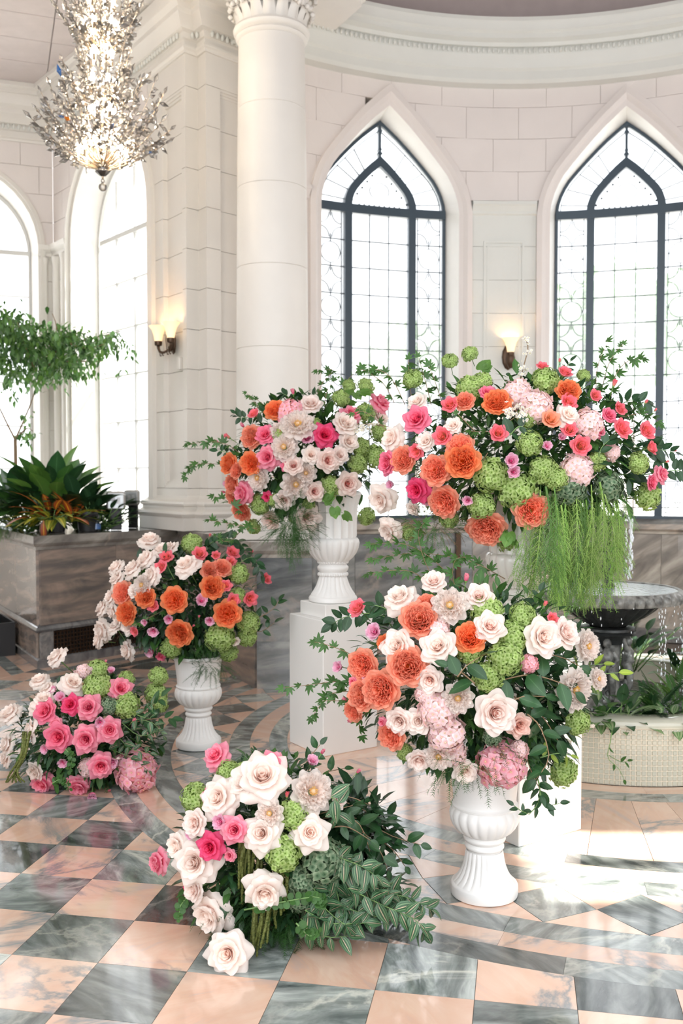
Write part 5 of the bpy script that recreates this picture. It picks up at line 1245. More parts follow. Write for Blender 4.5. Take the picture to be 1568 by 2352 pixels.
BQ['B'] = dict(w='tall bouquet beside fountain', c=(1215, 1040), a=(350, 225), Y=4.42, d=.45, fl='''
rh 960 966 60|lt 960 926 42|sb 1035 934 40|gc 1067 925 40|rh 1120 908 40|go 1141 929 56|hw 1187 907 66|hw 1232 936 70|sc 1260 968 46|sb 1244 847 28|bs 1285 827 18|sb 1294 861 34|go 1303 902 48|sb 1301 928 42|rw 1301 957 50|hw 1349 975 66|sb 1306 991 38|sb 1331 1026 48|li 1287 1007 26|li 1253 1026 30|sb 1143 998 42|bw 1164 998 20|sb 1019 1005 46|lt 1042 980 38|rw 905 1010 56|lt 980 1016 42|rh 896 1064 52|gc 930 1058 54|sb 960 1035 38|go 1063 1060 68|gc 1058 1030 54|gc 1003 1081 60|rm 962 1124 54|li 983 1147 32|li 900 1113 26|lt 951 1165 32|gc 1024 1150 64|li 1074 1149 30|li 1173 1060 42|li 1178 1084 38|gc 1120 1207 74|gc 1096 1210 46|gc 1218 1172 70|rw 880 1145 62|rw 898 1216 54|hw 1324 1080 74|bs 1411 879 32|sb 1418 943 34|rh 1395 957 36|sb 1420 989 48|sb 1477 993 44|sb 1489 1030 34|rp 1514 1090 38|rh 1491 1108 34|hw 1404 1039 38|bs 1484 922 20|bs 1505 941 16|bs 1532 1060 16|bs 1550 1035 14|sb 1363 911 30|rp 1376 993 28
hg 948 870 44|hg 1033 829 36|hg 1079 813 36|hg 1079 893 60|hg 1106 879 46|hg 1253 874 60|hg 1248 1080 62|hg 1216 1018 56|hg 1125 1090 76|hg 1189 1127 84|hg 1276 1099 52|hd 1308 1124 68|hd 1397 1118 66|hg 1466 1064 48|hg 1486 1140 60|hg 1166 1247 46|hg 1106 1163 60|hg 937 1222 38|hg 1340 863 30|hg 1030 1190 44|hg 1210 960 44|hg 1370 1060 44''')
BQ['C'] = dict(w='plinth bouquet', c=(700, 1048), a=(190, 165), Y=5.75, d=.40, fl='''
bd 672 899 26|go 633 945 42|hp 668 952 66|bl 714 934 48|pe 684 980 70|pe 642 992 38|sb 586 955 28|bd 556 976 24|bs 521 1002 28|bd 496 1015 28|gc 581 1004 46|rh 612 1002 44|pe 654 1029 58|rp 617 1051 52|li 705 1009 42|rm 744 1002 52|lt 789 978 54|rp 805 955 44|rp 870 929 46|lt 868 960 42|lt 798 1016 44|lt 714 1046 40|bc 751 1058 50|bl 777 1048 40|go 530 1066 42|gc 546 1082 32|go 579 1064 46|bc 674 1071 42|rh 658 1070 26|pe 703 1087 42|pe 596 1097 52|bw 626 1095 14|bw 719 1073 17|pe 679 1113 58|gc 538 1112 40|gc 541 1138 38|rp 563 1132 50|li 521 1111 18|bd 512 1130 18|gc 558 1171 42|rm 614 1141 22|bc 798 1111 52|bc 721 1129 44|bl 653 1146 44|bc 625 1192 42|bl 703 1187 60
hg 802 887 30|hg 839 888 38|hg 782 916 38|hg 839 950 46|hg 723 974 28|hg 870 995 42|hg 828 1027 42|hg 860 1048 52|hg 821 1066 44|hg 596 1158 46|hg 632 1150 32|hg 758 1118 48|hg 709 1158 28|hg 779 1188 34|hg 582 1209 34|hg 677 1192 26|hg 842 1186 40|hg 640 1000 34''')
BQ['D'] = dict(w='left urn bouquet', c=(425, 1385), a=(195, 150), Y=5.72, d=.38, fl='''
rw 344 1247 48|rw 375 1268 42|rw 339 1287 46|rw 310 1309 46|rw 270 1307 40|rw 272 1332 40|rw 353 1323 44|rw 393 1262 36|rw 259 1372 38|rw 239 1399 40|rw 263 1403 38|rw 277 1423 36|rw 241 1448 52|rw 230 1472 36|rw 268 1443 36|pe 330 1345 46|lt 312 1358 32|lt 299 1439 38|rw 297 1492 42|rw 431 1303 54|sb 384 1283 34|sb 373 1305 32|sb 458 1276 36|sb 531 1274 34|sb 496 1278 22|sb 529 1293 26|bs 578 1267 18|bs 482 1229 16|gc 482 1312 38|gc 509 1307 38|go 487 1350 48|sb 518 1346 28|gc 286 1363 46|go 295 1408 46|go 337 1372 42|sb 355 1392 30|go 402 1379 52|li 462 1381 36|sb 533 1379 32|sb 571 1374 36|go 522 1410 54|li 482 1425 28|go 415 1452 54|li 388 1421 28|bd 457 1416 14|bd 444 1437 14|li 353 1448 32|li 348 1495 30|bd 384 1495 14|rh 370 1506 22|lt 540 1472 20|sb 607 1332 28|sb 313 1448 24|li 335 1430 22
hg 440 1249 46|hg 547 1318 46|hg 504 1461 66|hg 525 1499 40|hg 393 1488 46|hg 433 1533 36|hg 571 1430 50|hg 567 1461 44|hg 545 1368 36|hg 322 1340 30''')
BQ['E'] = dict(w='left floor cluster', c=(205, 1690), a=(195, 150), Y=5.05, d=.38, fl='''
rw 134 1513 48|bd 243 1519 16|li 254 1544 24|hw 192 1544 36|rw 92 1568 42|rw 112 1588 42|rw 165 1573 52|rw 103 1612 46|rw 85 1626 36|rw 27 1644 52|rw 5 1650 36|rw 78 1678 50|rw 22 1711 46|rw 18 1742 38|rp 275 1584 50|bd 190 1571 12|li 125 1586 24|li 141 1604 32|rm 165 1620 44|rh 109 1636 54|rp 129 1662 30|rp 205 1626 54|li 230 1658 32|rp 252 1676 54|rh 138 1691 62|rp 199 1696 60|li 107 1718 28|li 147 1749 30|rp 232 1756 56|li 259 1747 36|rp 100 1794 52|rp 181 1800 50|li 212 1823 30|bd 250 1816 18|lt 85 1769 42|bd 308 1653 20|hw 203 1762 42|hp 312 1770 92|bw 270 1742 20
hg 223 1541 52|hg 223 1578 62|hg 290 1559 36|hg 290 1620 58|hg 357 1595 50|hg 366 1618 38|hg 364 1553 42|hd 250 1622 40''')
BQ['F'] = dict(w='front floor cluster', c=(610, 1950), a=(240, 250), Y=3.42, d=.34, fl='''
rp 500 1741 60|rp 628 1756 54|li 715 1752 36|bd 741 1726 26|bd 823 1771 24|rw 604 1790 108|rw 560 1802 62|pe 715 1820 86|rw 509 1834 86|bs 659 1825 28|pe 620 1869 56|bl 453 1890 58|rp 483 1824 32|li 509 1886 44|rp 540 1906 60|rm 487 1944 60|li 442 1914 32|rw 602 1914 82|rw 711 1912 80|rw 414 1941 62|rw 453 1979 98|rp 529 1964 28|rp 370 1979 56|bl 453 2038 60|rm 431 2036 22|rw 607 2040 84|rw 490 2091 92|rw 526 2188 92|bs 709 1953 20|bl 774 1840 36
hg 524 1772 50|hg 559 1769 36|hg 448 1832 66|hg 672 1872 66|hg 650 1958 80|hd 743 1979 96|hd 690 2022 62|hd 687 2066 52''')
ORD = ['first', 'second', 'third', 'fourth', 'fifth', 'sixth', 'seventh', 'eighth', 'ninth', 'tenth', 'eleventh', 'twelfth', 'thirteenth', 'fourteenth', 'fifteenth', 'sixteenth', 'seventeenth', 'eighteenth', 'nineteenth', 'twentieth', 'twenty-first', 'twenty-second', 'twenty-third', 'twenty-fourth', 'twenty-fifth', 'twenty-sixth']
rnd = random.Random(99)
def place(kind, colr, P, R_, dirv, spin):
    proto = hydrangea(colr) if kind == 'hydrangea' else bloom(kind, colr)
    r = proto.copy(); col.objects.link(r)
    for ch in proto.children: copy_child(ch, r)
    if '_proto' in r: del r['_proto']
    q = dirv.to_track_quat('Z', 'Y') @ Matrix.Rotation(spin, 3, 'Z').to_quaternion(); r.rotation_mode = 'QUATERNION'; r.rotation_quaternion = q; r.location = P; r.scale = (R_,)*3
    return r
for key, b in BQ.items():
    items = [s.split() for s in b['fl'].replace('\n', '|').split('|') if s.strip()]
    (cx, cy), (ax, ay), Yc, dr = b['c'], b['a'], b['Y'], b['d']; ctr = at(cx, cy, Yc); b['ctr'] = ctr
    rows = {}
    for it in items:
        code, x, y, dpx = it[0], float(it[1]), float(it[2]), float(it[3]); rows.setdefault(code, []).append((x, y))
    for it in items:
        code, x, y, dpx = it[0], float(it[1]), float(it[2]), float(it[3]); kind, colr, words_, cat = KIND[code]
        ex, ey = (x-cx)/ax, (y-cy)/ay; e = ex*ex+ey*ey
        Y = Yc-dr*math.sqrt(max(.0, 1-e)) if e < 1 else Yc+dr*.12*(math.sqrt(e)-1)
        Y += rnd.uniform(-.015, .015)
        if kind == 'hydrangea': Y += .03
        R_ = dpx/2*Y/FPX*(1.28 if kind != 'hydrangea' else 1.16)
        if kind == 'rosebud': R_ *= .72
        if kind in ('garden_rose', 'rose'): R_ *= .98
        if kind == 'peony': R_ *= .96
        P = at(x, y, Y)
        zmin = R_*.55
        if P.z < zmin:
            u = (zmin-EYE)/(P.z-EYE); P = Vector((P.x*u, P.y*u, zmin)); R_ *= u
        d = Vector((ex*1.0+rnd.gauss(0, .16), -.85-.5*max(0, 1-e)+rnd.gauss(0, .1), -ey*.85+.22+rnd.gauss(0, .16))).normalized()
        if kind == 'rosebud': d = Vector((ex*1.2+rnd.gauss(0, .2), -.35, max(.2, -ey*1.0+.6))).normalized()
        if code == 'rw' and key in 'DE': d = Vector((ex*1.1+rnd.gauss(0, .35), -.55, .5-ey*.4+rnd.gauss(0, .35))).normalized()
        if key == 'F' and y > 2120: d = Vector((-.15, -.95, .35)).normalized()
        R2 = R_
        o = place(kind, colr, P, R2, d, rnd.uniform(0, 6.28))
        # words: which one
        row = 'upper' if ey < -.33 else ('lower' if ey > .33 else 'middle')
        same = sorted([p for p in rows[code] if ('upper' if (p[1]-cy)/ay < -.33 else ('lower' if (p[1]-cy)/ay > .33 else 'middle')) == row])
        allc = sorted(rows[code]); k = same.index((x, y))
        if len(allc) == 1: lab = '%s, the only one in the %s' % (words_, b['w'])
        elif len(same) == 1: lab = '%s, alone in the %s part of the %s' % (words_, row, b['w'])
        else: lab = '%s, %s from left in the %s %s' % (words_, ORD[k], row, b['w']); 
        if key == 'F' and y > 2120: lab = 'white blush rose lying lowest, nearest the camera, on the floor tiles'
        w_ = lab.split(); lab = ' '.join(w_[:16])
        o['label'] = lab; o['category'] = cat; o['group'] = '%ss of the %s' % (cat, b['w']) if cat != 'lisianthus' else 'lisianthus of the %s' % b['w']
for o in [o for o in bpy.data.objects if o.get('_proto')]:
    for ch in list(o.children_recursive): bpy.data.objects.remove(ch)
    bpy.data.objects.remove(o)

# ---- foliage bodies
def body(key, n, size, mks, seed, kx=.84, ky=.84, kd=.84, dy=0., words_='dense dark leaves filling the'):
    b = BQ[key]; (cx, cy), (ax, ay), Yc, dr = b['c'], b['a'], b['Y'], b['d']; c = at(cx, cy+dy, Yc)
    leafmass('filler_foliage', '%s %s' % (words_, b['w']), c, ax*kx*Yc/FPX, dr*kd, ay*ky*Yc/FPX, n, size, mks, seed, shell=.25)
body('A', 2600, .062, ['dark', 'ruscus', 'mid'], 1, .80, .74, dy=-22)
body('B', 3400, .070, ['dark', 'mid', 'mid'], 2, .84, .80)
body('C', 2300, .075, ['dark', 'mid', 'mid'], 3, .84, .86)
body('D', 2300, .070, ['dark', 'dark', 'mid'], 4, .86, .86)
body('E', 2300, .062, ['dark', 'dark', 'mid'], 5, .86, .9)
body('F', 2600, .056, ['dark', 'ruscus', 'mid'], 6, .80, .88)
NG = [NEED, NEED]
p = at(800, 1900, 3.42); leafmass('leafy_mass', 'dense dark oval leaves right of the floor peony', p, .16, .13, .13, 330, .085, ['ruscus', 'dark'], 21, shell=.2)
p = at(800, 2050, 3.40); leafmass('leafy_mass', 'dark leaves beneath the striped stems of the front cluster', (p.x, p.y+.05, .11), .22, .14, .10, 420, .075, ['stripe', 'dark'], 22, shell=.2)
p = at(1230, 1650, 3.6); leafmass('leafy_mass', 'dense dark oval leaves at the right of the front bouquet', p, .13, .10, .20, 300, .085, ['ruscus', 'dark'], 23, shell=.2)
c = BQ['A']['ctr']; p = at(1090, 1715, 3.45); leafmass('needle_fern', 'fine dark needle fern under the front urn bouquet', p, .19, .15, .09, 260, .10, ['fernd', 'mid'], 11, kind_geo=NG)
p = at(640, 2085, 3.30); leafmass('needle_fern', 'fine dark needle fern at the foot of the front floor cluster', (p.x, p.y+.05, .12), .26, .18, .13, 620, .10, ['fernd'], 12, kind_geo=NG, zmin=.015)
p = at(190, 1745, 4.9); leafmass('needle_fern', 'fine needle fern low in the left floor cluster', (p.x, p.y+.1, .14), .30, .2, .12, 420, .10, ['fernd'], 13, kind_geo=NG, zmin=.015)
p = at(672, 1200, 5.45); leafmass('needle_fern', 'dark needle fern below the plinth bouquet, left of its urn', p, .10, .10, .10, 200, .12, ['fernd'], 14, kind_geo=NG)
p = at(480, 1525, 5.4); leafmass('needle_fern', 'dark needle fern over the rim of the left urn', p, .10, .08, .05, 110, .09, ['fernd'], 15, kind_geo=NG)
p = at(1000, 1205, 4.2); leafmass('needle_fern', 'brownish fine foliage under the tall bouquet at its left', p, .13, .10, .06, 160, .09, ['twig', 'mid', 'fernd'], 16, kind_geo=NG)

# ---- hanging asparagus fern
def frond(px0, px1, Y, L, me, lab, grp, tilt=0., w=1.):
    a = at(*px0, Y); b_ = at(*px1, Y-.02); d = (b_-a); Ln = d.length; t = thing('fern_frond', lab, 'fern frond', tuple(a), None, grp)
    dn = d.normalized(); up = Vector((tilt, -.8, .25)); up = (up-dn*up.dot(dn)).normalized(); yv = up.cross(dn); q = Matrix((dn, yv, up)).transposed().to_quaternion()
    o = link('frond', me, t); o.rotation_mode = 'QUATERNION'; o.rotation_quaternion = q; o.scale = (Ln, Ln*w, Ln); return t
rf = random.Random(31)
fern_tips = []
for k in range(40):
    u = (k+.5)/40; x0 = 1225+195*u+rf.uniform(-12, 12); y0 = 1120+rf.uniform(-15, 45); x1 = x0+rf.uniform(-28, 28)+(u-.5)*30; y1 = 1290+110*math.sin(PI*(.12+.76*u))**.7+rf.uniform(-60, 14)
    fern_tips.append((x0, y0, x1, min(y1, 1405), 4.08+rf.uniform(-.10, .12)))
for j, (x0, y0, x1, y1, Y) in enumerate(sorted(fern_tips, key=lambda t: t[2])):
    frond((x0, y0), (x1, y1), Y, 1, FR[j % 3], 'feathery green fern frond hanging from tall bouquet, %s from %s' % ((ORD[j], 'left') if j < 20 else (ORD[39-j], 'right')), 'fern fronds hanging from the tall bouquet', rf.uniform(-1.3, 1.3), rf.uniform(.9, 1.5))
for j in range(9):
    x = 640+62*j/8+rf.uniform(-5, 5); frond((660+rf.uniform(-15, 25), 1165), (x, 1318-abs(x-672)*1.2+rf.uniform(-30, 0)), 5.42+rf.uniform(-.06, .06), 1, FRD, 'dark feathery frond hanging left of the fluted urn, %s from left' % ORD[j], 'dark fronds below the plinth bouquet', rf.uniform(-.5, .5), .8)
for j, (x0, y0, x1, y1) in enumerate(((1225, 1130, 1216, 1245), (1420, 1120, 1465, 1215), (1440, 1130, 1425, 1260), (1405, 1110, 1450, 1180))):
    frond((x0, y0), (x1, y1), 4.25, 1, FR[j % 2], 'short fern frond at the edge of the hanging fern, %s from left' % ORD[[0, 3, 1, 2][j]], 'short fern fronds', .2, 1.)
# ---- amaranthus tassels
def tassel(pts, Y, w, lab, grp):
    rq = random.Random(pts[0][0]*3+pts[-1][1]); P = [at(x+rq.uniform(-5, 5), y, Y-.01*i+rq.uniform(-.03, .02)) for i, (x, y) in enumerate(pts)]; P = [Vector((p.x, p.y, max(p.z, .01))) for p in P]; b0 = P[0].copy(); t = thing('amaranth_tassel', lab, 'amaranth', tuple(b0), None, grp); path = smooth_path([p-b0 for p in P], 22)
    mb = MB(); rr = random.Random(int(pts[0][0]))
    tube(mb, path, [w*.5*(1.15-.95*abs(i/22-.25)) for i in range(len(path))], 7)
    for i, p in enumerate(path):
        for k in range(9): d = Vector((rr.gauss(0, 1), rr.gauss(0, 1), rr.gauss(0, 1))).normalized(); ellipsoid(mb, p+d*w*.5*(1.15-.95*abs(i/22-.25)), (w*.2, w*.2, w*.24), 5, at=(.5, rr.random()))
    mb.build('tassel', LM['amar'], t, True)
am = [((566, 1915), (556, 1985), (552, 2075)), ((592, 1960), (585, 2060), (581, 2170)), ((598, 2000), (590, 2090), (586, 2195)), ((628, 2010), (620, 2090), (608, 2165)), ((560, 1925), (553, 1975), (550, 2020)), ((578, 1935), (566, 1990), (562, 2040)), ((586, 2060), (583, 2120), (585, 2190)), ((606, 2040), (600, 2100), (588, 2170)), ((618, 2040), (612, 2110), (600, 2175)), ((644, 1990), (640, 2040), (636, 2100)), ((556, 1905), (548, 1960), (546, 2040), 2.99), ((565, 1900), (560, 1960), (557, 2050)), ((573, 1905), (572, 1970), (569, 2060)), ((584, 1930), (580, 1990), (577, 2030)), ((590, 2040), (580, 2100), (577, 2160)), ((600, 2050), (596, 2110), (592, 2180)), ((612, 2055), (608, 2110), (603, 2165)), ((622, 2060), (620, 2110), (614, 2150)), ((640, 2010), (634, 2080), (630, 2130)), ((648, 2000), (646, 2060), (641, 2100)), ((656, 2000), (658, 2050), (655, 2090)), ((600, 1960), (598, 2000), (594, 2030))]
for j, pts in enumerate(sorted([tuple(q for q in a if isinstance(q, tuple)) for a in am], key=lambda a: a[0][0])): tassel(pts, 3.15, .0115, 'olive green hanging amaranth tassel in front floor cluster, %s from left' % ORD[j], 'amaranth tassels of the front cluster')
for j in range(6): tassel(((52+3*j, 1682), (52+2*j-4, 1735), (36+3*j-10, 1775), (10+9*j, 1796)), 4.72, .012, 'olive amaranth tassel trailing to floor at far left, %s from left' % ORD[j], 'amaranth tassels of the left cluster')

# ---- sprays of leaves
SL = [
 # five-lobed vine sprigs
 ('jag', [(560, 1050), (520, 1020), (470, 1015), (430, 1022)], 5.6, .055, 'thin leafy sprig reaching furthest left from the plinth bouquet'),
 ('jag', [(545, 1070), (480, 1065), (440, 1070), (425, 1095)], 5.6, .055, 'leafy sprig curling down-left below the leftmost one of the plinth bouquet'),
 ('jag', [(600, 960), (590, 930), (570, 912)], 5.65, .05, 'small leafy sprig up-left of the plinth bouquet in front of the column'),
 ('jag', [(620, 945), (600, 925), (565, 903)], 5.7, .045, 'short pale sprig before the column above the pink spray roses'),
 ('jag', [(560, 1180), (520, 1150), (490, 1140)], 5.5, .055, 'leafy sprig at lower left of the plinth bouquet, upper one'),
 ('jag', [(590, 1215), (540, 1205), (480, 1195)], 5.45, .055, 'long leafy sprig hanging low left of the plinth bouquet'),
 ('jag', [(560, 1210), (525, 1245), (495, 1230)], 5.45, .045, 'thin trailing sprig end above the left urn bouquet'),
 ('jag', [(720, 930), (740, 880), (765, 850), (728, 852)], 5.8, .055, 'leafy sprig rising to the top of the plinth bouquet'),
 ('jag', [(760, 920), (800, 870), (830, 845)], 5.85, .055, 'leafy sprig rising before the first pointed window, middle one'),
 ('jag', [(745, 935), (752, 895), (775, 868)], 5.6, .05, 'short upright sprig above the pink roses of the plinth bouquet'),
 ('jag', [(905, 925), (880, 880), (835, 850), (825, 852)], 4.6, .05, 'arching sprig of tall bouquet crossing the window leftward'),
 ('jag', [(930, 930), (900, 870), (870, 850), (845, 850)], 4.6, .05, 'second arching sprig crossing the first window, above the other'),
 ('jag', [(950, 940), (940, 880), (938, 825)], 4.5, .055, 'upright leafy sprig before the dark window mullion'),
 ('jag', [(990, 930), (975, 870), (960, 820)], 4.45, .055, 'leafy sprig leaning beside the mullion sprig of the tall bouquet'),
 ('jag', [(1020, 940), (1000, 880), (985, 840)], 4.45, .055, 'leafy sprig left of the tall bouquet green hydrangea stems'),
 ('jag', [(905, 1010), (860, 960), (830, 945), (800, 950)], 4.5, .045, 'thin sprig bridging tall bouquet and plinth bouquet'),
 ('jag', [(1100, 1000), (1070, 970), (1050, 950)], 4.05, .05, 'dark sprig lying over the coral roses of the tall bouquet, upper'),
 ('jag', [(1120, 1040), (1090, 1080), (1050, 1090)], 4.02, .055, 'leafy sprig over the big orange garden rose of the tall bouquet'),
 ('jag', [(1180, 960), (1130, 990), (1080, 990)], 4.0, .05, 'leafy sprig across the centre left of the tall bouquet'),
 ('jag', [(1370, 930), (1370, 850), (1395, 785)], 4.4, .055, 'tall leafy sprig at top right of the tall bouquet, left of two'),
 ('jag', [(1400, 950), (1410, 870), (1440, 830), (1475, 825)], 4.4, .055, 'leafy sprig arching right at the top of the tall bouquet'),
 ('jag', [(1380, 900), (1400, 830), (1430, 790)], 4.42, .05, 'tall leafy sprig at top right of the tall bouquet, right of two'),
 ('jag', [(1420, 960), (1480, 950), (1518, 975)], 4.35, .05, 'leafy sprig pointing right above the rightmost spray roses'),
 ('jag', [(1160, 1330), (1080, 1290), (960, 1270), (855, 1285)], 4.1, .055, 'longest vine sprig reaching left below the tall bouquet'),
 ('jag', [(1060, 1360), (1000, 1290), (930, 1250), (850, 1250)], 4.1, .055, 'upper vine sprig reaching left below the tall bouquet'),
 ('jag', [(1040, 1370), (985, 1310), (960, 1230), (975, 1200)], 4.0, .055, 'vine sprig climbing up from front bouquet toward the tall one'),
 ('jag', [(1060, 1380), (1040, 1330), (1045, 1285), (1070, 1280)], 4.0, .05, 'short vine sprig with curved tip above the front bouquet'),
 ('jag', [(1010, 1385), (960, 1320), (900, 1310), (845, 1320)], 4.05, .05, 'lower vine sprig spreading left above the front bouquet'),
 ('jag', [(860, 1540), (800, 1500), (740, 1478), (722, 1475)], 3.6, .048, 'upper thin sprig reaching left from the front urn bouquet'),
 ('jag', [(850, 1570), (780, 1565), (720, 1572), (650, 1580)], 3.6, .048, 'longest thin sprig reaching left before the white plinth'),
 ('jag', [(840, 1590), (770, 1590), (735, 1620), (715, 1650)], 3.6, .046, 'thin sprig drooping before the white plinth face'),
 ('jag', [(850, 1620), (825, 1660), (830, 1690)], 3.5, .044, 'short sprig hanging under the leftmost coral roses of front bouquet'),
 ('jag', [(860, 1590), (820, 1598), (791, 1608)], 3.48, .040, 'small sprig carrying the pink rosebud left of the coral roses'),
 ('jag', [(860, 1600), (815, 1620), (790, 1610), (740, 1610)], 3.55, .044, 'middle thin sprig reaching left from the front urn bouquet'),
 ('jag', [(300, 1440), (340, 1420), (380, 1400)], 5.4, .045, 'sprig among the orange roses of the left urn bouquet'),
 ('jag', [(420, 1400), (395, 1380), (380, 1350)], 5.35, .045, 'sprig crossing the centre of the left urn bouquet'),
]
for kind, pts, Y, size, lab in SL: sprig(kind, pts, Y, size, lab, 'vine sprig', 'vine_sprig', step=.030, start=.12, r=.0018, twig=True, dens=1.)
